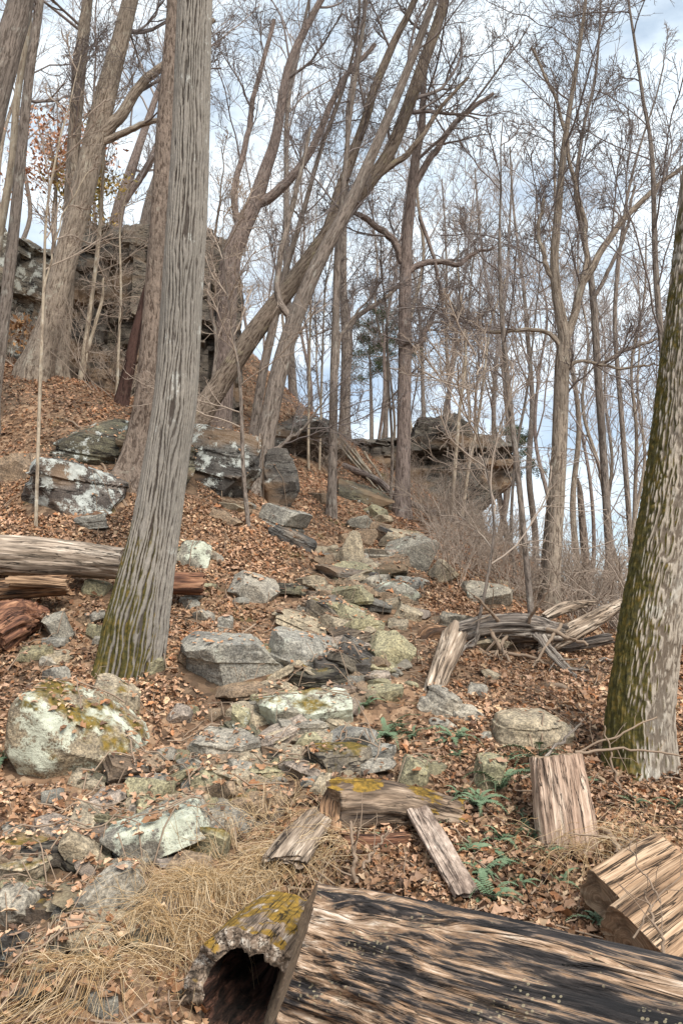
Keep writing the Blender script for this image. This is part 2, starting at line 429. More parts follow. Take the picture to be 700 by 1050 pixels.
k = NT('dead_leaves')
tv = k.attr('tint', 'Color')
lv = k.mix(.35, tv, k.ramp(k.noise(k.coord(), 60, 3), [(.3, (.3, .3, .3)), (.7, (.72, .7, .68))]), 'OVERLAY')
k.b.inputs['Roughness'].default_value = .6
M['leaf'] = k.out(lv)
k = NT('dry_straw'); k.b.inputs['Roughness'].default_value = .6
M['straw'] = k.out(k.attr('tint', 'Color'))
k = NT('fern_green'); oi = k.node('ShaderNodeObjectInfo'); k.b.inputs['Roughness'].default_value = .5
M['fern'] = k.out(k.mix(k.noise(k.coord(), 9, 3), (.08, .13, .07), (.19, .26, .155)))
k = NT('evergreen_needles'); M['needle'] = k.out(k.mix(k.noise(k.coord(), 3, 3), (.03, .05, .022), (.085, .105, .05)))
k = NT('clinging_leaves'); M['beech'] = k.out(k.attr('tint', 'Color'))
k = NT('cut_face'); 
cc = k.coord()
M['cut'] = k.out(k.mix(k.noise(k.vmul(cc, (3, 3, 14)), 3, 5), (.10, .055, .03), (.42, .29, .17)))
M['char'] = wood_material('weathered_charred_log', [(.30, (.016, .015, .016)), (.455, (.045, .038, .036)), (.50, (.15, .115, .092)), (.57, (.29, .185, .115)), (.66, (.44, .31, .215)), (.82, (.68, .58, .48))], (17, 17, 1.9), bmul=6.0, speck=.45, bdist=.022, bigw=1.0, bigsc=(7, 7, .75), lift=.03)
M['oldlog'] = wood_material('pale_fallen_log', [(.25, (.10, .078, .06)), (.42, (.24, .19, .145)), (.55, (.36, .29, .23)), (.74, (.54, .47, .39))], (20, 20, 1.8))
M['rotwood'] = wood_material('rotten_brown_wood', [(.25, (.02, .014, .011)), (.42, (.085, .05, .032)), (.56, (.2, .115, .065)), (.72, (.36, .22, .13))], (20, 20, 2.5))
M['redrot'] = wood_material('red_rotten_wood', [(.25, (.03, .015, .011)), (.45, (.13, .06, .038)), (.6, (.26, .13, .075)), (.75, (.36, .21, .13))], (22, 22, 2.2))
M['mosslog'] = wood_material('mossy_rotten_log', [(.25, (.035, .025, .02)), (.42, (.12, .085, .06)), (.56, (.26, .19, .135)), (.72, (.42, .33, .25))], (14, 14, 2.5), moss=.45)
M['rim'] = wood_material('hollow_log_rim', [(.25, (.03, .024, .02)), (.42, (.11, .082, .06)), (.55, (.24, .18, .135)), (.74, (.58, .53, .46))], (16, 16, 3), moss=.5)
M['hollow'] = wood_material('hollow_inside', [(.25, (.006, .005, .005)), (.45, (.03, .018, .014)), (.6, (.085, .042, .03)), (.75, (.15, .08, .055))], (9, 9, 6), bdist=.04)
M['chunk'] = wood_material('split_tan_wood', [(.25, (.15, .095, .07)), (.42, (.33, .225, .165)), (.56, (.46, .335, .255)), (.74, (.62, .49, .39))], (22, 22, 1.6), bdist=.018)
M['split'] = wood_material('brown_split_wood', [(.25, (.07, .042, .027)), (.42, (.20, .125, .075)), (.56, (.36, .235, .145)), (.74, (.52, .38, .26))], (24, 24, 1.5), bdist=.018)
M['plank'] = wood_material('grey_bark_plank', [(.25, (.10, .07, .055)), (.42, (.26, .195, .155)), (.56, (.40, .315, .255)), (.72, (.52, .43, .36))], (16, 16, 6), bdist=.02)
M['greydead'] = wood_material('grey_dead_wood', [(.25, (.045, .036, .03)), (.42, (.14, .115, .098)), (.56, (.27, .23, .195)), (.72, (.46, .41, .35))], (22, 22, 1.6), bdist=.02)
M['tandead'] = wood_material('tan_dead_wood', [(.25, (.07, .05, .036)), (.42, (.20, .15, .11)), (.56, (.34, .265, .2)), (.74, (.56, .47, .38))], (20, 20, 1.8), bdist=.02)
k = NT('end_grain'); bk = k.attr('bk')
rr_ = k.node('ShaderNodeVectorMath', {0: k.vadd(k.vmul(bk, (1, 1, 0)), k.vmul(k.noise(bk, 9, 3, out='Color'), (.05, .05, 0)))}, operation='LENGTH').outputs['Value']
rn = k.noise(k.node('ShaderNodeCombineXYZ', {0: k.math('MULTIPLY', rr_, 95.0)}).outputs[0], 1.0, 3, .6)
eg = k.ramp(rn, [(.3, (.12, .08, .05)), (.5, (.27, .19, .125)), (.7, (.42, .31, .21))])
eg = k.mix(k.step(k.noise(bk, 14, 5, .65), .45, .65), eg, k.mix(.6, eg, (.05, .035, .026)))
k.bump(rn, .6, .006); M['endgrain'] = k.out(eg)
M['stick'] = twig_mat('fallen_sticks', (.16, .11, .078), (.34, .255, .185))

# ------------------------------------------------------------------ rocks
_base = {}
def cube_sphere(n):
    if n in _base: return _base[n]
    idx = {}; V = []; Q = []
    def vid(a):
        k = tuple(np.round(a * 1e4).astype(int))
        if k not in idx: idx[k] = len(V); V.append(a)
        return idx[k]
    for ax in range(3):
        for sg in (-1, 1):
            g = [[None] * (n + 1) for _ in range(n + 1)]
            for i in range(n + 1):
                for j in range(n + 1):
                    a = np.zeros(3); a[ax] = sg; a[(ax + 1) % 3] = -1 + 2 * i / n; a[(ax + 2) % 3] = -1 + 2 * j / n
                    g[i][j] = vid(a)
            for i in range(n):
                for j in range(n):
                    q = [g[i][j], g[i + 1][j], g[i + 1][j + 1], g[i][j + 1]]
                    Q.append(q if sg > 0 else q[::-1])
    _base[n] = (np.array(V), np.array(Q)); return _base[n]

def rock_verts(dims, seed, n=22, planes=16, boxy=7.0, layers=0, rough=.028, form='block', profile=None, lay=.08, cutr=(.56, .90), blocks=0):
    V, Q = cube_sphere(n)
    g = np.random.default_rng(seed)
    p = V / (np.abs(V) ** boxy).sum(1, keepdims=True) ** (1 / boxy)
    if form == 'point':
        p = p.copy(); t = (p[:, 2] + 1) / 2; p[:, 0] = p[:, 0] * (1 - .75 * t) + .25 * (g.random() - .5) * t; p[:, 1] *= (1 - .55 * t)
    for i in range(planes):
        nn = g.normal(size=3)
        if form == 'slab': nn[2] *= 1.3 if g.random() < .45 else .25
        nn /= np.linalg.norm(nn)
        sup = (p @ nn).max()
        dd = sup * g.uniform(*cutr)
        ex = p @ nn - dd
        p = p - np.where(ex > 0, ex, 0)[:, None] * nn
    p = p / np.abs(p).max(0)
    if layers:
        zz = p[:, 2]; ed = np.sort(g.uniform(-1, 1, layers)); k = np.searchsorted(ed, zz + .06 * (fbm(p * 1.5, 2, seed) * 2))
        off = g.uniform(-lay, lay, (layers + 1, 2)); sca = g.uniform(1 - 2 * lay, 1.03, layers + 1)
        p = p.copy(); p[:, :2] = p[:, :2] * sca[k][:, None] + off[k]
    if blocks:
        rb = g.random(400); lk = k if layers else np.zeros(len(p), int)
        cell = np.floor((p[:, 0] + 1) * blocks / 2 + rb[lk % 60] + .25 * fbm(p * 3, 2, seed)).astype(int)
        hsh = rb[(lk * 37 + cell * 11) % 400]; p[:, 1] *= .86 + .24 * hsh; p[:, 2] = p[:, 2] + .03 * (rb[(cell * 7 + lk * 3) % 400] - .5)
    if profile is not None:
        zf = (p[:, 2] + 1) / 2; pr = np.array(profile); p = p.copy()
        p[:, 0] = p[:, 0] * np.interp(zf, pr[:, 0], pr[:, 2]) + np.interp(zf, pr[:, 0], pr[:, 1])
    P = p * np.asarray(dims) / 2
    s = float(np.mean(dims))
    nrm = norm(p)
    q = P + seed * 3.71
    dsp = rough * s * 2.2 * fbm(q * (2.2 / s), 3, seed) + rough * s * .9 * (np.abs(fbm(q * (7 / s), 3, seed + 5)) * 2 - .3) + .010 * fbm(q * 28, 3, seed + 9)
    P = P + nrm * dsp[:, None]
    return P, Q

ROCKS = []
def add_rock(pos, dims, label, form='block', mat='rock', tint=(1, 1, 1), lich=.3, moss=.0, rx=10, ry=0, rz=0, seed=1, n=22, group=None, name='rock', cat='rock', **kw):
    P, Q = rock_verts(dims, seed, n, form=form, **kw)
    o = obj(name, mk_mesh(name, P, Q, sharp=24), M[mat], None, [float(v) for v in pos])
    o.rotation_euler = (math.radians(rx), math.radians(ry), math.radians(rz))
    o.color = (*tint, lich); o.pass_index = int(moss * 100)
    tag(o, label, cat, group); ROCKS.append(o); return o

def px_rock(cx, cy, w, h, label, form='block', depth=.75, hf=1.05, bury=.15, ymin=1.6, Y=None, **kw):
    b = hit(cx, cy + .34 * h, ymin) if Y is None else at(cx, cy + .34 * h, Y)
    s = scale_at(b); W = w * s * 1.04; H = max(h * s * hf, .05); D = W * depth
    kw.setdefault('seed', int(cx * 7 + cy * 13) % 9973)
    kw.setdefault('rz', ((kw['seed'] * 37) % 40) - 20)
    x, y = b[0], b[1] + D * .30
    x += (b[0] / max(b[1], .1)) * D * .3
    z = max(b[2], tz1(x, y) - .25 * H) + H * (.5 - bury)
    return add_rock((x, y, z), (W, D, H), label, form, **kw)

G = (1.0, .98, .95); T = (1.12, 1.0, .82); PU = (1.0, .88, .85); OL = (.95, .93, .66); DK = (.55, .56, .58); BR = (.85, .64, .48); BL = (.93, .96, .98)
RL = [
 # cx, cy, w, h, form, mat, tint, lichen, moss, roll, label
 (83,764,132,98,'block','rock_pale',T,.85,.72,5,'big boulder crusted with pale green lichen and ochre moss beside the trail'),
 (122,722,56,50,'block','rock',T,.2,.8,18,'tan mossy rock leaning on the back of the big lichen boulder'),
 (244,684,114,54,'slab','rock',BL,.45,0,3,'broad grey arched slab just right of the large oak base'),
 (311,675,76,42,'slab','rock',BL,.5,.1,12,'lichen flecked slab touching the right end of the arched grey slab'),
 (312,735,96,50,'block','rock_pale',(1,1,.95),.9,.6,-4,'flat topped rock with pale lichen and one ochre moss patch in mid trail'),
 (230,772,76,32,'slab','rock',G,.4,0,7,'thin grey slab projecting over smaller stones in the trail'),
 (186,734,33,30,'point','rock',PU,.0,0,8,'small purplish grey pointed stone below the oak'),
 (247,742,22,34,'block','rock',OL,.6,.15,0,'upright lichen spotted stone left of the flat topped rock'),
 (249,797,42,20,'slab','rock',G,.15,0,14,'small grey wedge stone lying below the thin projecting slab'),
 (358,763,66,32,'block','rock',BL,.4,.05,-6,'grey rock sitting on a dark mossy slab right of the trail'),
 (350,786,68,30,'slab','rock_dark',T,.1,.6,0,'dark slab with ochre moss wedged under a grey rock'),
 (303,781,30,28,'point','rock',T,.0,0,0,'tan triangular stone below the flat topped rock'),
 (315,766,26,34,'block','rock',OL,.15,.25,30,'greenish wedge stone leaning below the flat topped rock'),
 (172,864,118,46,'block','rock_pale',BL,.75,0,-11,'long pale grey block lying across the lower trail'),
 (232,848,56,26,'block','rock',G,.35,0,8,'grey block behind the right end of the long pale block'),
 (212,868,44,38,'block','rock',OL,.0,.95,6,'stone with bright yellow moss at the end of the long pale block'),
 (117,933,66,56,'slab','rock',G,.3,0,-32,'grey tilted slab with pale top beside the dry grass'),
 (84,877,40,48,'slab','rock',T,.1,0,-48,'brownish grey stone slanting up left of the long pale block'),
 (28,872,62,20,'slab','rock',BR,.0,.7,3,'low brown stone with a yellow mossy tip at the left edge'),
 (20,905,48,30,'block','rock',OL,.1,.05,0,'dull olive stone under the low brown mossy stone'),
 (12,937,46,42,'block','rock',G,.2,.0,-8,'greenish grey stone cut by the left edge of the view'),
 (8,984,36,46,'block','rock_dark',BL,.6,0,10,'speckled dark stone low at the left edge'),
 (55,978,56,20,'slab','rock',T,.0,.3,-10,'flat tan stone half sunk in leaves low on the left'),
 (150,816,56,32,'block','rock',OL,.1,.05,4,'tan rounded rock right below the big lichen boulder'),
 (187,829,64,20,'slab','rock',T,.2,.05,2,'flat tan grey stone above the long pale block'),
 (162,838,46,24,'slab','rock',OL,.05,.1,10,'olive flake of stone behind the long pale block'),
 (210,806,30,30,'block','rock',OL,.2,0,0,'blocky olive grey stone between thin slab and long pale block'),
 (398,670,42,42,'block','rock',OL,.3,.45,38,'moss tinged green stone tilted right on the trail edge'),
 (368,678,42,28,'block','rock_dark',G,.2,0,25,'dark blue grey stone left of the moss tinged tilted stone'),
 (366,641,56,26,'slab','rock',OL,.2,.3,22,'olive slab above the dark blue grey stone'),
 (408,612,48,28,'block','rock_pale',BL,.7,.1,10,'pale green lichen stone near the top of the trail'),
 (417,597,32,13,'slab','rock',BL,.4,0,2,'little grey flagstone just above the pale green lichen stone'),
 (381,623,40,14,'slab','rock',DK,.2,0,15,'dark curved flake of stone left of the pale green lichen stone'),
 (354,590,66,18,'slab','rock_dark',BL,.15,0,2,'dark wide flagstone forming a step high on the trail'),
 (391,588,50,18,'block','rock_dark',OL,.3,.2,0,'dark green tinged block right of the wide dark flagstone'),
 (361,566,34,42,'point','rock',T,.0,.1,10,'tan pointed stone standing on the step high on the trail'),
 (386,574,48,20,'slab','rock',T,.05,0,16,'tan slanting slab right of the pointed standing stone'),
 (393,551,34,20,'slab','rock_dark',DK,.0,0,24,'black angular stone at the very top of the trail'),
 (374,553,26,20,'block','rock',BR,.0,.2,0,'brown stone between the pointed stone and the black angular stone'),
 (420,567,52,40,'block','rock_pale',BL,.5,0,15,'pale blue grey boulder behind the tops of the trail steps'),
 (368,537,30,18,'block','rock_pale',BL,.4,0,0,'small pale rock at the head of the trail under thin saplings'),
 (336,631,42,12,'slab','rock',T,.1,.1,8,'flat tan stepping stone in the middle of the trail'),
 (306,641,52,13,'slab','rock',T,.15,.1,14,'longer tan flagstone sloping left of the stepping stone'),
 (308,655,46,12,'slab','rock',T,.1,.6,6,'thin tan flake with a dab of ochre moss above the slab pair'),
 (264,606,54,30,'block','rock',G,.35,0,20,'grey stone sunk in leaves left of the upper trail'),
 (300,553,50,16,'slab','rock_dark',BL,.3,.1,26,'grey slab slanting down beside the upper trail'),
 (196,570,44,28,'block','rock_pale',(1.05,1.08,1.05),.85,0,5,'whitish lichen stone peeking out right of the oak trunk'),
 (160,474,84,62,'block','rock_dark',OL,.5,.1,6,'grey ledge rock directly behind the large oak trunk'),
 (222,480,96,84,'block','rock_dark',BL,.72,0,12,'dark foliated boulder behind the large oak trunk'),
 (288,498,36,74,'block','rock_dark',G,.4,0,4,'tall cracked block right of the thin forked trees'),
 (292,535,52,30,'slab','rock',BL,.5,.05,18,'grey ledge stone at the foot of the tall cracked block'),
 (112,455,104,58,'block','rock_dark',OL,.6,.15,10,'long grey green boulder up the bank left of the oak'),
 (76,503,102,60,'block','rock_dark',PU,.82,0,8,'large dark block with a white lichen face above the fallen log'),
 (95,538,34,14,'slab','rock',BL,.25,0,-6,'small smooth grey stone in front of the white faced block'),
 (10,480,50,44,'block','rock',BR,.1,.1,4,'brown block at the left edge up the bank'),
 (309,452,82,56,'block','rock_dark',G,.55,0,12,'wide grey rock high behind the forked trees'),
 (373,508,60,26,'block','rock_dark',OL,.5,.1,10,'weathered rock face on the slope below the leaning dead poles'),
 (549,754,92,40,'slab','rock',T,.05,.0,4,'flat tan rock half buried left of the mossy tree'),
 (453,724,42,28,'slab','rock',G,.15,0,28,'grey wedge stone below the broken pale stub'),
 (480,733,30,15,'block','rock',G,.3,0,5,'small grey stone right of the grey wedge stone'),
 (428,797,38,30,'block','rock',OL,.05,.25,14,'olive stone with an undercut base behind the rotten mossy log'),
 (497,796,38,42,'block','rock',OL,.05,.4,4,'rounded olive stone behind the ferns'),
 (60,648,26,36,'slab','rock_pale',BL,.5,.1,-20,'pale mossy stone beside the red rotten stump'),
 (34,672,36,14,'slab','rock_pale',OL,.3,.2,-12,'low greenish stone under the red rotten stump'),
 (193,677,26,18,'block','rock',BR,.0,0,10,'reddish brown stone at the right foot of the oak'),
 (155,684,26,22,'block','rock',OL,.05,.55,-20,'small mossy stone against the front of the oak base'),
 (231,641,16,22,'block','rock',BL,.5,0,0,'little blue grey stone standing in leaves right of the oak'),
 (505,663,60,14,'slab','rock',T,.05,.05,2,'flat brown slab tucked under the tangled dead log'),
 (243,520,30,14,'slab','rock',BR,.05,.1,10,'flat brown stone at the foot of the dark foliated boulder'),
 (470,640,40,20,'slab','rock_pale',G,.3,.1,8,'pale stone behind the tangled dead log'),
 (500,612,50,26,'block','rock_pale',G,.45,.15,6,'lichen stone among the bare shrubs right of the trail'),
 (405,640,26,14,'block','rock',T,.1,.1,8,'tan stone right of the olive slab'),
 (455,590,30,22,'slab','rock',T,.1,.1,40,'brown slab tilted among twigs right of the trail top'),
 (100,985,30,16,'slab','rock',OL,.1,.55,0,'small mossy stone in the leaves at lower left'),
 (200,925,30,16,'block','rock',T,.1,0,0,'tan stone peeking through the dry grass above the hollow log'),
 (428,1000,10,6,'block','rock',T,.1,0,0,None),
 (196,890,44,20,'block','rock',BR,.05,0,0,'rust tan stone at the edge of the dry grass'),
 (245,1015,36,22,'block','rock',G,.2,0,0,'grey stone lying in the mouth of the hollow log'),
 (345,610,40,12,'slab','rock',T,.1,.05,10,'pale stone step below the wide dark flagstone'),
 (420,630,34,14,'slab','rock',T,.15,.05,20,'sloping brown stone right of the pale green lichen stone'),
 (395,713,38,18,'block','rock',OL,.1,.1,0,'squarish stone left of the small bright fern'),
 (345,715,34,16,'slab','rock',G,.2,0,5,'grey flake right above the flat topped rock'),
 (285,712,40,14,'slab','rock',T,.15,.1,0,'low tan stone between the arched slab and the flat topped rock'),
 (390,775,30,24,'block','rock',BL,.2,0,0,'smooth grey stone right of the dark mossy slab'),
 (335,808,40,22,'point','rock',T,.05,0,0,'tan stone behind the left end of the rotten mossy log'),
 (265,825,40,16,'slab','rock',G,.2,.05,0,'grey chip of stone right of the blocky olive grey stone'),
]
for (cx, cy, w, h, form, mat, tint, li, mo, roll, lab) in RL:
    if lab is None: continue
    nn = 34 if w > 80 else 26 if w > 45 else 18
    px_rock(cx, cy, w, h, lab, form, mat=mat, tint=tint, lich=li, moss=mo, ry=roll, n=nn,
            layers=(6 if mat == 'rock_dark' and h > 40 else 3 if form == 'slab' else 0), lay=(.05 if mat == 'rock_dark' else .045), planes=(15 if form == 'block' else 12))

# small stones strewn along the trail
trail = np.array([(60,1000),(110,960),(100,900),(150,850),(190,810),(240,790),(290,790),(290,740),(330,700),(355,660),(350,630),(370,600),(380,570)], float)
g = np.random.default_rng(11)
cnt = 0
protos = [rock_verts((1, .8, .55), 100 + i, 9, planes=11, form=('slab' if i % 2 else 'block')) for i in range(10)]
pm = [mk_mesh('small_stone', P, Q, sharp=24) for P, Q in protos]
for m_ in pm: m_.materials.append(M['rock'])
while cnt < 250:
    i = g.integers(0, len(trail) - 1); t = g.random(); a = trail[i] * (1 - t) + trail[i + 1] * t
    spread = 26 + 60 * (a[1] - 540) / 480
    q = a + g.normal(size=2) * [spread * .95, spread * .4]
    if q[1] > 1045 or q[1] < 545 or q[0] < 2: continue
    h_ = hit(*q); s = scale_at(h_)
    sz = g.uniform(9, 34) * (s * .6 + .0025)
    o = obj('small_stone', pm[cnt % 10], None, None, (float(h_[0]), float(h_[1]), float(h_[2] + sz * .1)))
    o.scale = (sz, sz, sz); o.rotation_euler = (g.normal() * .22 + .12, g.normal() * .22, g.random() * 6.28)
    tn = [G, T, OL, BR, BL, PU][g.integers(0, 6)]; o.color = (*tn, g.uniform(0, .4)); o.pass_index = int(g.uniform(0, 45))
    tag(o, 'small angular stone lying loose among dead leaves along the stony trail', 'stone', 'small stones along the trail')
    ROCKS.append(o); cnt += 1

# more flat slabs wedged into the trail
cnt = 0
while cnt < 150:
    i = g.integers(0, len(trail) - 1); t = g.random(); a = trail[i] * (1 - t) + trail[i + 1] * t
    spread = 24 + 62 * (a[1] - 540) / 480
    q = a + g.normal(size=2) * [spread * .9, spread * .35]
    if q[1] > 1040 or q[1] < 550 or q[0] < 2 or (q[0] > 190 and q[1] > 850): continue
    h_ = hit(*q); s = scale_at(h_); W = g.uniform(30, 70) * (s * .75 + .0016); Hh = W * g.uniform(.22, .42)
    add_rock((h_[0], h_[1], h_[2] + Hh * .24), (W, W * g.uniform(.55, .95), Hh), 'flat angular slab wedged among other stones in the stony trail', 'slab', 'rock' if cnt % 4 else 'rock_dark', [G, T, OL, BR, T, PU][g.integers(0, 6)], g.uniform(0, .45), g.uniform(0, .4),
             10 + g.normal() * 9, g.normal() * 14, g.uniform(-50, 50), 4000 + cnt, 18, 'flat slabs of the stony trail', layers=3, lay=.05, planes=12); cnt += 1

# angular stones scattered over the slope on both sides of the trail
cnt = 0
while cnt < 46:
    q = [(g.uniform(165, 300), g.uniform(500, 640)), (g.uniform(0, 120), g.uniform(605, 700)), (g.uniform(390, 520), g.uniform(590, 760)), (g.uniform(300, 420), g.uniform(500, 560))][cnt % 4]
    h_ = hit(*q); s = scale_at(h_); W = g.uniform(14, 38) * (s * .8 + .001); Hh = W * g.uniform(.35, .6)
    add_rock((h_[0], h_[1], h_[2] + Hh * .1), (W, W * g.uniform(.6, .95), Hh), 'angular stone half buried in leaves on the slope beside the trail', 'slab' if cnt % 2 else 'block', 'rock', [G, T, OL, BR, BL][cnt % 5], g.uniform(0, .4), g.uniform(0, .35),
             12 + g.normal() * 9, g.normal() * 14, g.uniform(-50, 50), 7000 + cnt, 14, 'stones scattered over the slope', planes=13); cnt += 1

# cliffs and outcrop
def cliff(px0, px1, pytop, pybot, Y, label, depth, name='cliff', mat='cliff', layers=14, tint=(1, 1, 1), lich=.3, seed=5, n=96, profile=None, form='slab', boxy=14, planes=8, blocks=7, rz=0, ry=0, rough=.03):
    a, b = at(px0, pybot, Y), at(px1, pybot, Y); t_ = at((px0 + px1) / 2, pytop, Y)
    W = b[0] - a[0]; H = t_[2] - a[2]
    ctr = ((a[0] + b[0]) / 2, Y + depth * .42, a[2] + H * .5 - .1)
    return add_rock(ctr, (W, depth, H * 1.05), label, form, mat, tint, lich, .05, 0, ry, rz, seed, n, None, name, 'rock face', layers=layers, boxy=boxy, planes=planes, rough=rough, profile=profile, cutr=(.86, .98), lay=.08, blocks=blocks)
cliff(60, 165, 228, 425, 13.6, 'brown layered cliff wall left of the large oak', 2.6, seed=3, rz=-7, layers=12, planes=14, rough=.04, tint=(.95, .92, .88))
cliff(140, 240, 236, 440, 13.9, 'brown layered cliff wall showing right of the large oak', 2.8, seed=33, rz=9, layers=11, planes=14, rough=.04, tint=(.85, .82, .8))
cliff(36, 100, 262, 415, 12.9, 'dark fractured buttress between pale and brown cliffs', 1.4, seed=34, rz=14, layers=9, planes=16, rough=.045, tint=(.8, .78, .76), n=50)
cliff(-80, 46, 235, 405, 12.8, 'pale grey cliff at the far left edge behind slim trees', 2.6, mat='cliff', layers=6, tint=(1.1, 1.08, 1.0), lich=.7, seed=8, rz=16, ry=14, planes=18, rough=.05)
cliff(62, 115, 372, 408, 12.6, 'low brown ledge rock at the cliff foot on the left', 1.0, seed=14, n=36, layers=5, tint=BR)
cliff(404, 530, 424, 548, 16.9, 'dark overhanging rock outcrop on the skyline right of centre', 2.6, name='rock_outcrop', mat='cliff', layers=10, planes=10, blocks=4, tint=(.66, .69, .70), lich=.35, rough=.06, seed=21, n=60,
      profile=[(0, -.2, .75), (.24, -.22, .70), (.34, -.12, .82), (.46, .06, .98), (.70, .08, .98), (.80, -.02, .8), (.84, -.2, .48), (1, -.25, .4)])
cliff(345, 440, 448, 535, 17.6, 'low dark rock wall joining the skyline outcrop behind the central tree', 2.0, name='rock_wall', mat='cliff', layers=9, rough=.05, planes=14, tint=(.6, .6, .6), lich=.25, seed=25, n=46)
# ------------------------------------------------------------------ trees
STD = [(11, .12, .97, 2.6, 48, .22, .13, 9, .33, .009, 6), (8, .15, 1, .56, 40, .16, .19, 8, .55, .005, 4), (6, .12, 1, .64, 42, .07, .17, 6, .62, .0036, 3), (4, .15, 1, .72, 40, .03, .17, 4, .7, .0028, 3)]
def spec(k1=11, L=2.6, a=48, t0=.12, thick=1.0, k3=6, k4=3):
    s = [list(x) for x in STD]; k1 = max(7, int(k1 * .72)) if k1 > 8 else k1
    s[0][0] = k1; s[0][3] = L; s[0][4] = a; s[0][1] = t0; s[2][0] = k3; s[3][0] = k4
    for x in s: x[9] *= thick
    return [tuple(x) for x in s]

def pts3(path, Y, dY=0.0):
    P = [at(a, b, Y + dY * i) for i, (a, b, w) in enumerate(path)]
    R = [w * scale_at(p) / 2 * .86 for p, (a, b, w) in zip(P, path)]
    return P, R

def tree(label, path, mat, Y=None, ext=5.0, sides=20, n=90, limbs=(), crown=None, cst=.3, cmat='twig', seed=1, group=None, name='tree', cat='tree',
         flare=.28, fl_h=.22, rdg=None, amp=.05, lean=0.0, dY=0.0, lobes=None):
    if Y is None: Y = hit(path[0][0], path[0][1])[1]
    P, R = pts3(path, Y, dY)
    gz = tz1(P[0][0], P[0][1])
    P0 = P[0].copy()
    if P0[2] > gz + .15: P.insert(0, np.array([P0[0] + lean, P0[1], gz])); R.insert(0, R[0] * 1.1)
    base = P[0].copy()
    d = norm(P[1] - P[0]); 
    P.insert(0, P[0] - np.array([d[0] * .3, d[1] * .3, max(d[2], .5) * .45])); R.insert(0, R[0])
    if ext:
        d = norm(P[-1] - P[-2]); gg = np.random.default_rng(seed)
        for i in range(4):
            d = norm(d + np.array([gg.normal() * .1, gg.normal() * .1, .12])); P.append(P[-1] + d * ext / 4); R.append(R[-1] * .8)
    P, R = resample(P, n, R)
    h = P[:, 2] - base[2]
    def rad(th, s, r):
        hh = np.interp(s[0, :, 0], np.r_[0, np.cumsum(np.linalg.norm(np.diff(P, axis=0), axis=1))], h)[None, :, None]
        f = flare * np.exp(-np.maximum(hh, 0) / fl_h)
        lob = 1 + .55 * np.cos(3 * th + seed) + .35 * np.cos(5 * th + 2 * seed)
        if lobes: lob = lobes(th)
        r0 = r[0, n // 4, 0]
        q = np.stack([np.cos(th) * 1.3 + seed * 5, np.sin(th) * 1.3, s * (.55 / max(r0, .02) * .35)], -1)
        return r * (1 + f * np.clip(lob, -.5, 2) + 2 * amp * fbm(q, 3, seed)) + (rdg(th, s, r0) - .011 if rdg else 0)
    V, Q, bk = tube_arrays(P[None], R[None], sides, rad)
    root = thing(name, label, cat, base, group)
    at_ = {'bk': bk}
    if rdg:
        th = np.tile(np.arange(sides) * 2 * PI / sides, n).reshape(1, n, sides); S = bk[:, 2].reshape(1, n, sides)
        rv = rdg(th, S, R[n // 4]); at_['rdg'] = (rv / rv.max()).ravel()
    obj('trunk', mk_mesh('trunk', V - base, Q, attrs=at_), M[mat], root)
    LP, LR = [], []
    for lb in limbs:
        lY = lb[0] if isinstance(lb[0], (int, float)) else Y
        pp = lb[1] if isinstance(lb[0], (int, float)) else lb
        p, r = pts3(pp, lY if lY > 3 else Y, (lY if lY <= 3 else 0))
        p, r = resample(p, 40, r)
        q = np.stack([np.arange(40) * .3, np.zeros(40), np.full(40, seed * 3.1 + len(LP))], -1)
        p = p + .05 * np.stack([fbm(q, 2, 3), fbm(q, 2, 4), fbm(q, 2, 5)], -1)
        LP.append(p); LR.append(np.maximum(r, .006))
        V, Q, bk = tube_arrays(p[None], LR[-1][None], 10)
        obj('limb', mk_mesh('limb', V - base, Q, attrs={'bk': bk}), M[mat], root)
    if crown:
        i0 = int(cst * n)
        Pp, Rp = resample(P[i0:], 40, R[i0:])
        if LP:
            PP = np.stack([Pp] + LP); RR = np.stack([Rp] + LR)
            V, Q, bk = grow(PP[:1], RR[:1], crown, seed); lc = [tuple(x) for x in crown]
            k0 = max(5, crown[0][0] // 2)
            lc[0] = (k0, .25, 1.0, crown[0][3] * .62) + tuple(lc[0][4:])
            V2, Q2, b2 = grow(PP[1:], RR[1:], lc, seed + 50)
            V, Q, bk = merge([(V, Q, bk), (V2, Q2, b2)])
        else:
            V, Q, bk = grow(Pp[None], Rp[None], crown, seed)
        obj('crown', mk_mesh('crown', V - base, Q), M[cmat], root)
    return root

def oak_ridge(th, s, r0):
    ph = th * 17 / PI / 2 * 2 + 2.4 * fbm(np.stack([np.cos(th) * 2.2, np.sin(th) * 2.2, s * 1.6], -1), 3, 70) + 1.1 * fbm(np.stack([np.cos(th) * 7, np.sin(th) * 7, s * 5.5], -1), 3, 71)
    return .016 * smooth(.12, .85, np.abs(np.sin(PI * ph / 1.0)) * (.62 + .76 * vnoise(np.stack([np.cos(th) * 14, np.sin(th) * 14, s * 11], -1), 72)))
    q = np.stack([np.cos(th) * r0 / .024, np.sin(th) * r0 / .024, s / .42], -1)
    wv = np.stack([fbm(np.stack([np.cos(th) * 3, np.sin(th) * 3, s * 3.2], -1), 3, 77), fbm(np.stack([np.cos(th) * 3, np.sin(th) * 3, s * 3.2 + 40], -1), 3, 78), np.zeros_like(s * th)], -1)
    q = q + wv * 3.2
    v = vnoise(q, 5)
    f = smooth(.0, .20, np.abs(v - .5))
    return .015 * f * (.75 + .5 * vnoise(q * 2.7, 9))
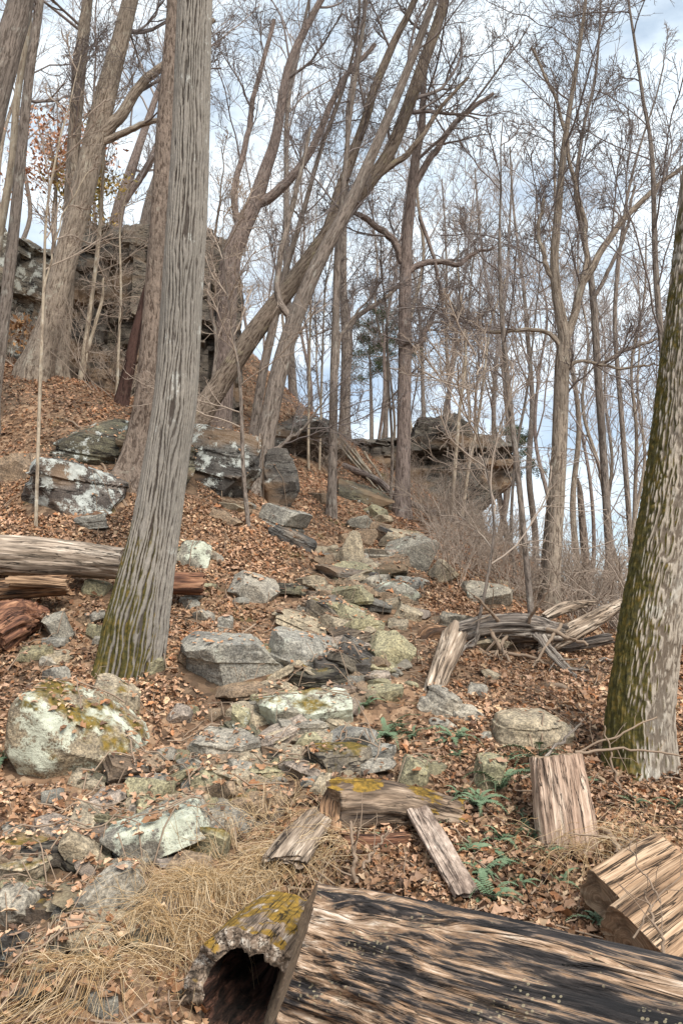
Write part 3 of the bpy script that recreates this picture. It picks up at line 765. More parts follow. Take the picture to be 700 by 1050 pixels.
def flake_ridge(th, s, r0):
    ph = th * 17 / PI / 2 * 2 + 2.4 * fbm(np.stack([np.cos(th) * 2.2, np.sin(th) * 2.2, s * 1.6], -1), 3, 70) + 1.1 * fbm(np.stack([np.cos(th) * 7, np.sin(th) * 7, s * 5.5], -1), 3, 71)
    return .016 * smooth(.12, .85, np.abs(np.sin(PI * ph / 1.0)) * (.62 + .76 * vnoise(np.stack([np.cos(th) * 14, np.sin(th) * 14, s * 11], -1), 72)))
    q = np.stack([np.cos(th) * r0 / .024, np.sin(th) * r0 / .024, s / .065], -1)
    v = vnoise(q + 1.3 * np.stack([vnoise(q * .6, 3), vnoise(q * .6 + 9, 4), 0 * v_(q)], -1), 15)
    return .009 * smooth(.02, .2, np.abs(v - .5))
def v_(q): return q[..., 0] * 0

def plate_ridge(th, s, r0):
    q = np.stack([np.cos(th) * r0 / .015, np.sin(th) * r0 / .015, s / .075], -1)
    a_ = np.stack([np.cos(th) * 4, np.sin(th) * 4, s * 7], -1)
    q = q + np.stack([fbm(a_, 3, 81), fbm(a_ + 30, 3, 82), fbm(a_ + 60, 3, 83)], -1) * 2.2
    v = vnoise(q, 25)
    return .010 * smooth(.0, .34, np.abs(v - .5)) * (.5 + .9 * vnoise(q * 2.3, 19))
# the two trees that frame the view
tree('large furrowed grey oak with mossy flared base left of the trail',
     [(131,692,66),(136,665,70),(140,640,72),(148,600,66),(160,540,57),(171,470,52),(181,400,50),(187,300,47),(193,200,45),(197,100,42),(200,0,40)], 'bark_oak', Y=5.85, ext=8, sides=300, n=1100,
     crown=spec(9, 3.0, 60), cst=.55, seed=2, flare=.14, fl_h=.2, rdg=oak_ridge, amp=.035,
     lobes=lambda th: .8 + .9 * np.cos(2 * th + 2.6) + .5 * np.cos(5 * th + 1))
tree('large leaning tree with green moss down its left side at the right edge',
     [(654,800,80),(656,730,77),(664,660,74),(675,590,71),(689,510,70),(702,410,69),(715,300,68),(729,170,66),(745,20,63)], 'bark_mossy', Y=5.1, ext=8, sides=280, n=1000,
     crown=spec(9, 2.6, 60), cst=.5, seed=3, flare=.25, fl_h=.16, rdg=plate_ridge, amp=.04)
# left group
tree('brown scaly trunk rising close behind the large oak', [(134,492,30),(143,440,26),(150,400,25),(157,320,24),(164,220,22),(171,110,21),(180,0,19)], 'bark_brown', Y=8.8, ext=6, sides=36, n=160, crown=spec(11, 2.6), cst=.5, seed=4, flare=.5)
tree('dark rotten snag leaning on the brown scaly trunk', [(124,418,15),(131,385,14),(139,345,13),(146,312,8),(150,290,3)], 'bark_rot', Y=11.0, ext=0, crown=None, seed=5, name='snag', cat='dead tree', n=50, amp=.14)
tree('big leaning tan tree with two tops in front of the pale cliff', [(38,378,34),(52,330,29),(68,265,28),(88,185,27),(108,100,25),(124,40,20),(140,-20,17)], 'bark_tan', Y=11.2, ext=5, sides=32, n=140, seed=6,
     limbs=[[(80,215,12),(76,150,11),(79,80,11),(86,20,9),(94,-30,8)], [(106,140,16),(128,112,13),(150,82,11),(185,52,8),(220,20,5)], [(100,150,9),(140,130,7),(170,120,5),(200,95,3)]], crown=spec(13, 2.8, 50), cst=.4)
tree('slimmer tan tree standing right of the big leaning twin topped tree', [(57,392,22),(66,320,20),(72,225,17),(78,120,15),(90,0,12)], 'bark_tan', Y=11.9, ext=5, seed=7, crown=spec(12, 2.4), cst=.4, flare=.6)
tree('thick trunk leaning in at the top left corner', [(-62,420,46),(-38,250,40),(-10,120,34),(8,50,31),(24,-20,28)], 'bark_grey', Y=8.2, ext=6, sides=28, n=110, seed=8, crown=spec(10, 2.6), cst=.5)
tree('slim grey tree along the left edge leaning right', [(-6,410,15),(4,330,14),(14,240,13),(22,160,12),(30,80,11),(42,-10,10)], 'bark_grey', Y=9.6, ext=5, seed=9, crown=spec(14, 2.0, 55), cst=.35)
tree('pale slim tree at the very left edge behind a grey one', [(-14,330,11),(-2,250,10),(12,170,9),(18,100,8),(30,20,7)], 'bark_pale', Y=9.9, ext=4, seed=10, crown=spec(10, 1.8), cst=.4)
tree('tan spindly sapling before the fallen log at the left', [(37,542,4),(39,470,4),(42,380,4),(45,300,3.5),(48,220,3),(58,160,2.4)], 'bark_pale', Y=None, ext=1.2, seed=11, limbs=[[(45,300,2.6),(62,230,2),(90,175,1.2)]], crown=spec(7, .9, 40, k3=3, k4=0)[:3], cst=.45, cmat='twig_tan', name='sapling', cat='sapling', flare=.1, n=50)
tree('pale double stemmed sapling against the brown cliff', [(82,396,6),(88,350,6),(95,300,5),(102,240,4.5),(106,180,3.5),(108,120,2.5)], 'bark_pale', Y=12.0, ext=.8, seed=12, limbs=[[(83,392,5),(92,350,4.5),(104,310,4),(108,285,2.5)]], crown=spec(9, 1.3, 70, k3=3, k4=3), cst=.25, cmat='twig_tan', name='sapling', cat='sapling', flare=.1, n=50)
tree('thin pale sapling right of the double stemmed one by the cliff', [(120,402,3.5),(122,350,3.2),(124,300,3),(123,240,2)], 'bark_pale', Y=11.8, ext=.8, seed=13, crown=spec(8, 1.2, 75, k3=3, k4=3), cst=.3, cmat='twig_tan', name='sapling', cat='sapling', flare=.1, n=40)
tree('forked tree on the cliff top seen left of the oak', [(118,245,16),(122,215,14),(133,180,12),(146,140,9),(160,100,7)], 'bark_pink', Y=17.0, ext=5, seed=14, limbs=[[(122,212,11),(135,195,9),(152,170,8),(165,140,6)]], crown=spec(10, 2.6, thick=1.4), cst=.25, cmat='twig_far')
# the leaning group at the centre
tree('mossy trunk leaning far to the right behind the oak', [(199,436,29),(222,400,25),(258,345,23),(300,290,21),(340,235,19),(372,195,17),(402,150,15),(432,70,14),(455,0,12)], 'bark_moss2', Y=11.6, ext=5, sides=28, n=130, seed=15,
     limbs=[[(330,250,11),(350,190,12),(372,130,11),(392,70,10),(420,10,8),(445,-40,7)], [(372,195,8),(395,175,8),(425,150,7),(452,110,5),(480,80,3)]], crown=spec(15, 2.8, 52), cst=.35, flare=.15, lean=-.2)
tree('curved leaning grey tree whose top crosses the mossy leaning trunk', [(267,505,30),(270,470,23),(277,425,21),(289,370,21),(307,315,19),(330,262,17),(352,222,15),(372,180,13),(398,120,11),(430,40,9),(450,-20,8)], 'bark_grey', Y=10.6, ext=5, sides=24, n=120, seed=16,
     limbs=[[(270,472,6),(290,455,5),(310,440,4),(330,415,2.5)], [(300,330,9),(285,300,8),(290,250,7),(305,190,6),(318,130,4)]], crown=spec(14, 2.6, 52), cst=.4)
tree('slanting slim tree just left of the curved leaning grey tree', [(257,470,12),(262,430,11),(270,380,11),(281,330,10),(292,280,8),(310,220,6),(330,150,5)], 'bark_grey', Y=11.6, ext=4, seed=17, crown=spec(14, 2.0), cst=.35)
tree('forked pinkish tree rising right beside the oak', [(226,452,25),(229,400,24),(232,330,24),(235,275,24),(246,240,22),(262,205,19),(272,175,15),(283,140,12),(296,70,10),(318,20,8),(340,-20,7)], 'bark_pink', Y=13.6, ext=4, sides=24, n=110, seed=18,
     limbs=[[(258,212,13),(285,195,12),(310,168,10),(330,130,8),(350,85,7),(385,45,5)], [(248,238,9),(240,200,8),(252,150,7),(262,90,6),(282,20,5)]], crown=spec(14, 2.8, 50, thick=1.2), cst=.45)
tree('straight slim grey tree left of the central tree', [(340,530,12),(341,470,10.5),(342,400,10),(344,330,9),(346,260,8),(352,190,6),(360,110,5),(372,30,4)], 'bark_grey', Y=None, ext=3, seed=19, limbs=[[(343,390,4),(350,345,4),(362,325,3),(385,300,2)]], crown=spec(16, 1.9, 50), cst=.3)
tree('dark tree with side branches between the slim and the central tree', [(353,450,14),(354,400,12),(355,350,12),(352,300,9),(352,240,8),(356,160,6)], 'bark_grey', Y=17.2, ext=5, seed=20, limbs=[[(354,345,8),(366,325,7),(395,305,5),(420,280,3)]], crown=spec(14, 2.6, thick=1.4), cst=.35, cmat='twig_far')
tree('central grey tree with a broken stub and crooked side limbs', [(411,528,21),(413,480,17),(414,420,16.5),(415,360,16),(415,300,15),(417,250,13),(421,205,12),(426,160,10),(432,130,9),(436,70,6),(450,10,4)], 'bark_pink', Y=12.7, ext=3, sides=24, n=120, seed=21,
     limbs=[[(413,270,9),(404,248,9),(390,235,8),(372,222,7),(362,218,5)], [(415,282,8),(428,272,8),(450,268,7),(468,272,6),(480,262,5),(490,258,4),(506,254,3)], [(417,362,8),(430,352,8),(436,340,7),(442,326,6),(447,318,4)], [(424,190,9),(440,165,8),(460,135,7),(478,115,6),(505,95,4)], [(430,222,5),(440,250,4.5),(450,290,4),(456,330,3)]], crown=spec(14, 2.3, 55), cst=.45)
# the open right side
tree('tall twin forked tree against the bright sky right of centre', [(563,632,22),(566,590,19),(571,500,18),(574,430,18),(576,370,17),(578,345,15),(570,300,11),(568,260,10),(572,215,9),(578,150,7),(590,70,5),(600,0,4)], 'bark_tan', Y=9.6, ext=2.5, sides=24, n=120, seed=22,
     limbs=[[(578,352,11),(590,320,10),(598,290,9),(618,255,8),(640,225,7),(668,195,6),(705,165,5)], [(577,360,7),(560,340,5),(520,340,5),(490,338,4),(470,320,3),(455,300,2)], [(571,300,7),(560,270,6),(552,240,5),(556,205,4)], [(598,290,6),(600,240,6),(588,180,5),(572,110,4),(545,50,3)], [(577,385,5),(585,375,5),(600,370,4),(640,378,3),(672,372,2)]], crown=spec(16, 2.1, 50), cst=.5)
tree('rough second stem close against the twin forked tree', [(556,625,13),(561,560,12),(568,480,11),(575,410,9),(580,370,5)], 'bark_moss2', Y=9.75, ext=.8, seed=23, crown=spec(5, .9, k3=3)[:3], cst=.6)
tree('slender straight tree left of the large mossy right hand tree', [(630,640,11),(624,560,10),(619,480,9),(613,390,9),(608,310,8),(603,270,7),(594,225,6),(590,190,5),(598,130,4)], 'bark_grey', Y=10.5, ext=3, seed=24, limbs=[[(608,305,5),(622,280,5),(640,240,4),(650,190,3)], [(612,375,5),(640,360,4.5),(665,350,4),(690,345,2)]], crown=spec(15, 2.0), cst=.4)
tree('thin leaning grey stem left of the twin forked tree', [(545,640,8),(538,560,7),(530,480,7),(521,400,6.5),(514,320,5.5),(512,260,4.5),(512,230,3)], 'bark_grey', Y=8.3, ext=1.2, seed=25, crown=spec(12, 1.2, 50, k3=4, k4=2), cst=.4, n=60, flare=.1)
tree('short broken reddish snag right of the twin forked tree', [(604,640,11),(601,590,10),(597,540,9),(594,505,7),(592,490,2)], 'bark_brown', Y=10.6, ext=0, seed=26, name='snag', cat='dead tree', n=50, amp=.12, crown=None)
tree('thin tree on the drop between the slender tree and the right edge', [(650,640,7),(645,540,6.5),(637,430,6),(630,320,5),(640,220,4)], 'bark_grey', Y=13.0, ext=3, seed=27, crown=spec(12, 2.0), cst=.35, cmat='twig_far')
tree('slim trunk at the far right behind the mossy tree', [(695,690,10),(693,560,9),(682,400,8),(672,280,7),(668,160,5)], 'bark_grey', Y=9.0, ext=3, seed=28, crown=spec(14, 2.2), cst=.35)
# thin stems near the path
for lab, path, Y, s_, mt in [
    ('crooked sapling right of the dark foliated boulder', [(255,542,5.5),(250,490,5),(248,440,4.5),(246,390,4),(240,350,3),(236,320,2)], None, 31, 'bark_grey'),
    ('pale straight sapling right of the tall cracked block', [(317,505,3.5),(316,460,3.2),(317,400,3),(318,330,2.4),(320,260,2)], 13, 32, 'bark_pale'),
    ('bare sapling with side twigs rising left of the rock outcrop', [(462,548,5),(466,480,4.6),(471,420,4),(477,360,3.4),(470,290,2.5)], 14.5, 33, 'bark_pale'),
    ('slanted pale stem before the rock outcrop', [(472,545,4),(480,480,4),(490,430,3.4),(500,350,2.5)], 15.5, 34, 'bark_pale'),
    ('upright brown stem growing right through the tangled dead log', [(482,690,4.5),(490,640,4),(500,590,3.6),(506,540,3),(500,490,2)], 7.0, 35, 'bark_grey'),
    ('thin stem just left of the central tree base', [(400,520,4),(402,460,3.6),(398,390,3),(396,320,2.4)], 13.6, 36, 'bark_grey'),
    ('dark crooked stem between oak and pinkish forked tree', [(212,452,5),(217,400,5),(222,350,4.5),(214,300,4),(222,230,3)], 12.6, 37, 'bark_grey'),
    ('thin sapling left of the straight slim grey tree', [(326,520,3.2),(328,460,3),(330,380,2.6),(333,300,2)], 13.5, 38, 'bark_pale'),
    ('twiggy stem right of the rock outcrop', [(532,620,4.5),(524,550,4),(528,470,3.5),(540,400,3),(548,330,2)], 11.0, 39, 'bark_grey')]:
    tree(lab, path, mt, Y=Y, ext=1.4, seed=s_, crown=spec(14, 1.35, 52, k3=4, k4=3), cst=.25, cmat='twig_tan' if s_ % 2 else 'twig', name='sapling', cat='sapling', flare=.1, n=50, sides=8)

# far stand: prototypes with their own crowns, copied
FARP = []
def far_proto(seed, H, r):
    g = np.random.default_rng(seed)
    P = np.cumsum(np.vstack([[0, 0, -.4], np.c_[g.normal(size=(7, 2)) * .22, np.full(7, H / 7)]]), 0); R = np.linspace(r, r * .22, 8); R[0] *= 1.2
    P, R = resample(P, 40, R)
    V, Q, bk = tube_arrays(P[None], R[None], 9)
    root = thing('bare_tree', 'bare tree', 'tree', (0, 0, 0))
    obj('trunk', mk_mesh('trunk', V, Q, attrs={'bk': bk}), M[['bark_grey', 'bark_pink', 'bark_tan'][seed % 3]], root)
    V, Q, bk = grow(P[None], R[None], [(18, .42, .99, H * .22, 40, .28, .13, 9, .42, .014, 4), (5, .15, 1, .56, 36, .2, .18, 7, .6, .0085, 3), (5, .12, 1, .66, 40, .1, .16, 5, .7, .0062, 3), (2, .2, 1, .75, 38, .05, .16, 3, .8, .0048, 3)], seed)
    obj('crown', mk_mesh('crown', V, Q), M['twig_far'], root)
    return root
for i in range(8): FARP.append(far_proto(200 + i, [15, 17, 14, 16, 18, 13, 15, 17][i], [.10, .13, .08, .11, .14, .07, .09, .12][i]))
g = np.random.default_rng(5)
used = set()
def far_tree(px, Y, label, group, s=1.0):
    i = int(g.integers(0, 8)); x = at(px, 500, Y)[0]
    loc = (x, Y, tz1(x, Y) - .1); rz = g.random() * 6.28
    if i not in used:
        used.add(i); r = FARP[i]; r.location = loc; r.rotation_euler = (0, 0, rz); r.scale = (s, s, s); r['label'] = label; r['group'] = group
    else: dup(FARP[i], loc, rz, s, label, group)
for px in [232, 243, 265, 290, 304, 312, 322, 331, 362, 374, 386, 398, 405, 426, 433, 440, 452, 464, 478, 490]:
    far_tree(px + g.normal() * 3, g.uniform(19, 33), 'slim bare tree of the far stand on the crest behind the centre rocks', 'far bare trees on the crest', g.uniform(.7, 1.05))
for px in [503, 516, 527, 535, 549, 590, 601, 612, 636, 645, 655, 676, 694]:
    far_tree(px + g.normal() * 3, g.uniform(15, 30), 'slim bare tree on the falling slope beyond the right hand trunks', 'far bare trees on the falling slope', g.uniform(.65, 1.0))
for px in [-10, 15, 45, 92, 112, 135, 155, 170, 185]:
    far_tree(px + g.normal() * 4, g.uniform(17, 26), 'slim bare tree standing on the plateau above the brown cliff', 'far bare trees above the cliff', g.uniform(.6, .95))
for i in range(8):
    if i not in used: far_tree(420 + 20 * i, 28, 'slim bare tree of the far stand on the crest behind the centre rocks', 'far bare trees on the crest')

# young beech that keeps its leaves, on the cliff top
def leaf_cloud(cen, rad, n, size, pal, seed):
    g = np.random.default_rng(seed)
    cl = cen + g.normal(size=(26, 3)) * np.array(rad) * .55
    p = cl[g.integers(0, 26, n)] + g.normal(size=(n, 3)) * np.array(rad) * .2
    a = norm(g.normal(size=(n, 3))); b = norm(np.cross(a, g.normal(size=(n, 3)))); s = size * (.6 + .8 * g.random((n, 1)))
    V = np.stack([p - a * s, p + b * s * .45, p + a * s, p - b * s * .45], 1).reshape(-1, 3)
    Q = np.arange(4 * n).reshape(n, 4)
    colr = np.repeat(np.array(pal)[g.integers(0, len(pal), n)] * (.7 + .6 * g.random((n, 1))), 4, 0)
    return V, Q, colr
def leafy(label, px, py, Y, rad, pal, seed, nleaf, hgt, size=.05):
    x = at(px, py, Y)[0]; zc = at(px, py, Y)[2]; gz = tz1(x, Y); base = np.array([x, Y, min(gz, zc - 1)])
    root = thing('beech_tree', label, 'tree', base)
    P = np.array([[0, 0, -.2], [.05, 0, (zc - base[2]) * .5], [0, .05, zc - base[2]], [.1, 0, zc - base[2] + rad[2]]]); R = [.05, .045, .03, .01]
    P, R = resample(P, 30, R); V, Q, bk = tube_arrays(P[None], R[None], 8)
    obj('trunk', mk_mesh('trunk', V, Q, attrs={'bk': bk}), M['bark_grey'], root)
    V, Q, bk = grow(P[None], R[None], spec(12, 1.2, 60, k3=4)[:3], seed); obj('branches', mk_mesh('branches', V, Q), M['twig_tan'], root)
    V, Q, colr = leaf_cloud(np.array([0, 0, zc - base[2]]), rad, nleaf, size, pal, seed)
    obj('crown', mk_mesh('crown', V, Q, smooth_=False, colors=colr), M['beech'], root)
leafy('young tree holding copper pink dead leaves above the left cliffs', 58, 158, 15.5, (.75, .7, .9), [(.50, .26, .16), (.42, .2, .1), (.55, .34, .24)], 61, 1500, 3)
leafy('young tree with yellowish green leaves on the brown cliff edge', 92, 195, 15.8, (.7, .6, .7), [(.30, .22, .06), (.36, .24, .09), (.2, .16, .05)], 62, 1300, 3)
leafy('small rusty leaved bush at the foot of the pale cliff', 22, 345, 11.9, (.35, .3, .3), [(.36, .2, .09), (.3, .17, .09)], 63, 260, 1)

# small pines among the far trees
def pine(label, px, pytop, pybot, Y, w, seed):
    a = at(px, pybot, Y); t_ = at(px, pytop, Y); gz = tz1(a[0], Y); base = np.array([a[0], Y, gz]); g = np.random.default_rng(seed)
    root = thing('pine_tree', label, 'tree', base); H = t_[2] - gz; hb = a[2] - gz
    P = np.array([[0, 0, -.3], [.1, 0, H * .5], [0, 0, H]]); P, R = resample(P, 30, [.11, .08, .02]); V, Q, bk = tube_arrays(P[None], R[None], 8)
    obj('trunk', mk_mesh('trunk', V, Q, attrs={'bk': bk}), M['bark_grey'], root)
    i0 = int(30 * hb / H) ; Pp, Rp = resample(P[i0:], 20, R[i0:])
    V, Q, bk = grow(Pp[None], Rp[None], [(22, 0, 1, w, 80, .1, .1, 6, .4, .012, 4), (6, .3, 1, .4, 50, .1, .1, 4, .6, .008, 3)], seed)
    obj('branches', mk_mesh('branches', V, Q), M['twig_far'], root)
    k = len(V); n = 4200; idx = g.integers(k // 3, k, n); p = V[idx] + g.normal(size=(n, 3)) * .07
    d = norm(g.normal(size=(n, 3)) + [0, 0, .5]); b = norm(np.cross(d, g.normal(size=(n, 3)))); L = .12
    VV = np.stack([p - b * .012, p + b * .012, p + d * L], 1).reshape(-1, 3)
    obj('needles', mk_mesh('needles', VV, None, np.arange(3 * n).reshape(n, 3), smooth_=False), M['needle'], root)
pine('thin dark green pine seen between the slim and central trees', 392, 318, 380, 26, 1.3, 71)
pine('dark little evergreen right of the rock outcrop', 530, 440, 500, 27, .9, 72)
pine('sparse pine left of the central tree high on the crest', 378, 335, 400, 30, 1.2, 73)

# bare shrubs
SH = []
def shrub_proto(seed, H):
    g = np.random.default_rng(seed); k = 9
    d = norm(np.c_[g.normal(size=(k, 2)) * .5, np.ones(k)]); P = np.zeros((k, 12, 3)); P[:, 0, :2] = g.normal(size=(k, 2)) * .09; P[:, 0, 2] = -.05
    for j in range(1, 12):
        d = norm(d + g.normal(size=d.shape) * .12); P[:, j] = P[:, j - 1] + d * H / 11 * g.uniform(.7, 1.2, (k, 1))
    R = np.repeat(np.linspace(.008, .003, 12)[None], k, 0)
    a = tube_arrays(P, R, 5); b = grow(P, R, [(7, .2, 1, H * .4, 45, .15, .16, 6, .7, .0035, 3), (5, .2, 1, .5, 45, .1, .18, 4, .7, .0028, 3)], seed)
    o = obj('bare_shrub', mk_mesh('bare_shrub', *merge([a, b])[:2]), M['twig_tan'])
    return o
for i in range(5): SH.append(shrub_proto(300 + i, [1.1, 1.4, .9, 1.6, 1.2][i]))
ns = 0
def shrub(px, py, label, group, s=1.0, Y=None):
    global ns
    h_ = hit(px, py) if Y is None else at(px, py, Y)
    o = SH[ns % 5] if ns < 5 else SH[ns % 5].copy()
    if ns >= 5: COL.objects.link(o)
    ns += 1
    o.location = (float(h_[0]), float(h_[1]), tz1(h_[0], h_[1])); o.rotation_euler = (0, 0, g.random() * 6.28); o.scale = (s, s, s)
    tag(o, label, 'shrub', group)
for i in range(25):
    shrub(g.uniform(452, 600), g.uniform(565, 640), 'bare twiggy shrub in the thicket between outcrop and tangled dead log', 'thicket shrubs right of the trail', g.uniform(.6, 1.0), g.uniform(9, 15))
for i in range(11):
    shrub(g.uniform(300, 460), g.uniform(470, 520), 'bare twiggy shrub on the leafy slope below the crest', 'shrubs on the slope below the crest', g.uniform(.4, .8), g.uniform(12.5, 16.5))
for i in range(3):
    shrub(g.uniform(60, 240), g.uniform(380, 415), 'bare twiggy shrub at the foot of the brown cliff', 'shrubs at the cliff foot', g.uniform(.6, 1.0), g.uniform(11.2, 12.2))
for i in range(10):
    shrub(g.uniform(575, 700), 650, 'bare twiggy shrub on the drop behind the right hand trees', 'shrubs on the drop at the right', g.uniform(.8, 1.3), g.uniform(8.5, 13))
# ------------------------------------------------------------------ dead wood
def beam(name, label, cat, path, w, th, mat, e=1.0, face=(0, -1, .3), m=40, n=60, grain=.004, lump=.02, caps=True, cracks=0.0, parent=None, cut=None, cutmat='cut', bow=None, group=None, ragged=0.0, seed=3):
    """timber along a 3D path; cross-section w x th (superellipse e), face = direction the width faces"""
    P = np.asarray(path, float)
    P, W = resample(P, n, w if isinstance(w, (list, tuple)) else [w] * len(P)); T_ = W * (th / (w[0] if isinstance(w, (list, tuple)) else w))
    T = norm(np.gradient(P, axis=0)); fc = np.asarray(face, float)
    B = norm(np.cross(T, fc)); N = np.cross(B, T)
    a = np.arange(m) * 2 * PI / m; ca, sa = np.cos(a), np.sin(a)
    cx = np.sign(ca) * np.abs(ca) ** e; sy = np.sign(sa) * np.abs(sa) ** e
    S = np.r_[0, np.cumsum(np.linalg.norm(np.diff(P, axis=0), axis=1))]
    bk = np.stack([(cx[None] * W[:, None] / 2), (sy[None] * T_[:, None] / 2), np.repeat(S[:, None], m, 1)], -1)
    q = bk + seed * 7.7
    gr = fbm(q * np.array([34, 34, 1.8]), 3, seed); g2 = np.abs(fbm(q * np.array([15, 15, 1.0]), 3, seed + 2)) * 2
    lm = fbm(q * np.array([4.5, 4.5, 2.2]), 3, seed + 1)
    dsp = grain * 2 * gr - grain * 2.2 * (1 - smooth(0, .16, g2)) + lump * 2 * lm
    if cracks:
        cr = np.abs(fbm(q * np.array([7, 7, .6]), 3, seed + 8)) * 2
        dsp = dsp - cracks * (1 - smooth(0, .09, cr)) + cracks * .5 * (np.abs(fbm(q * np.array([3, 3, .5]), 2, seed + 6)) * 2 > .28)
    dirv = norm(bk * [1, 1, 0])
    off = bk * [1, 1, 0] + dirv * dsp[..., None]
    V = P[:, None] + off[..., :1] * B[:, None] + off[..., 1:2] * N[:, None]
    if ragged:
        rg = fbm(np.stack([ca * 2.5, sa * 2.5, 0 * ca + seed], -1), 4, seed) * 2 * ragged
        V[-1] += T[-1] * rg[:, None]; V[-2] += T[-2] * rg[:, None] * .6
        rg = fbm(np.stack([ca * 2.5, sa * 2.5, 0 * ca + seed + 9], -1), 4, seed) * 2 * ragged
        V[0] -= T[0] * rg[:, None]; V[1] -= T[1] * rg[:, None] * .6
    if cut is not None:                               # skewed plane at the start
        cn = norm(np.asarray(cut, float)); L0 = .7
        t = -((V[0] - P[0]) @ cn) / (T[0] @ cn)
        f = np.clip(1 - S / L0, 0, 1)
        V = V + f[:, None, None] * t[None, :, None] * T[0]
    V = V.reshape(-1, 3); bkf = bk.reshape(-1, 3)
    i = np.arange(n - 1)[:, None] * m; j = np.arange(m)[None]; j2 = (j + 1) % m
    Q = np.stack([i + j, i + j2, i + m + j2, i + m + j], -1).reshape(-1, 4)
    base = V.mean(0) * [1, 1, 0] + [0, 0, V[:, 2].min()]
    ends = []
    for first in (True, False):
        ring = V[:m] if first else V[-m:]; bb = bkf[:m] if first else bkf[-m:]
        ctr = ring.mean(0); cb = bb.mean(0)
        g = np.random.default_rng(seed + 5)
        rings = [ring]; bs = [bb]
        for s_ in (.97, .8, .6, .4, .2):
            r_ = ctr + (ring - ctr) * s_; ax = T[0] if first else -T[-1]
            r_ = r_ + ax * ((.010 * (s_ < .96)) + .02 * fbm(r_ * 22, 3, seed))[..., None] if s_ > 0 else r_
            rings.append(r_); bs.append(cb + (bb - cb) * s_)
        EV = np.vstack(rings + [ctr[None]]); EB = np.vstack(bs + [cb[None]])
        eq = []; 
        for k_ in range(5):
            for x in range(m):
                y = (x + 1) % m; f_ = [k_ * m + x, (k_ + 1) * m + x, (k_ + 1) * m + y, k_ * m + y]; eq.append(f_ if first else f_[::-1])
        et = [[5 * m + x, 5 * m + (x + 1) % m, 6 * m] if not first else [5 * m + (x + 1) % m, 5 * m + x, 6 * m] for x in range(m)]
        ends.append((EV, EB, np.array(eq), np.array(et)))
    if caps == 'parts':
        root = thing(name, label, cat, base, group)
        obj('log_body', mk_mesh('log_body', V - base, Q, attrs={'bk': bkf}), M[mat], root)
        for EV, EB, eq, et in ends:
            obj('cut_end', mk_mesh('cut_end', EV - base, eq, et, attrs={'bk': EB[:, [2, 0, 1]] * 0 + np.c_[EB[:, 0], EB[:, 1], 0 * EB[:, 0]]}), M[cutmat], root)
        return root
    VV, BB, QQ, TT, o = [V], [bkf], [Q], [], len(V)
    for EV, EB, eq, et in ends:
        VV.append(EV); BB.append(EB); QQ.append(eq + o); TT.append(et + o); o += len(EV)
    me = mk_mesh(name, np.vstack(VV) - (base if parent is None else 0), np.vstack(QQ), np.vstack(TT), attrs={'bk': np.vstack(BB)})
    ob = obj(name, me, M[mat], parent, None if parent is not None else [float(v) for v in base])
    if parent is None: tag(ob, label, cat, group)
    return ob

def pp(*l): return [at(*a) for a in l]
def pz(px, py, up=0.0, ymin=1.6):
    h_ = hit(px, py, ymin); return h_ + np.array([0, 0, up])

# the charred log across the foreground
A0 = np.array([-.06, 2.66, .52]); A1 = np.array([.80, 1.92, .545]); dA = A1 - A0; A0 = A0 - dA * .13
beam('log', 'big charred barkless log with grey and tan streaks across the foreground', 'log', [A0, A0 + dA * .5 + [0, 0, .01], A1, A0 + dA * 1.9 + [0, 0, -.12]], [.52, .54, .56, .6], .52, 'char',
     m=300, n=300, grain=.006, lump=.028, cracks=.018, caps='parts', cut=(-.94, .02, .36), cutmat='endgrain', face=(0, -1, .3), seed=4)

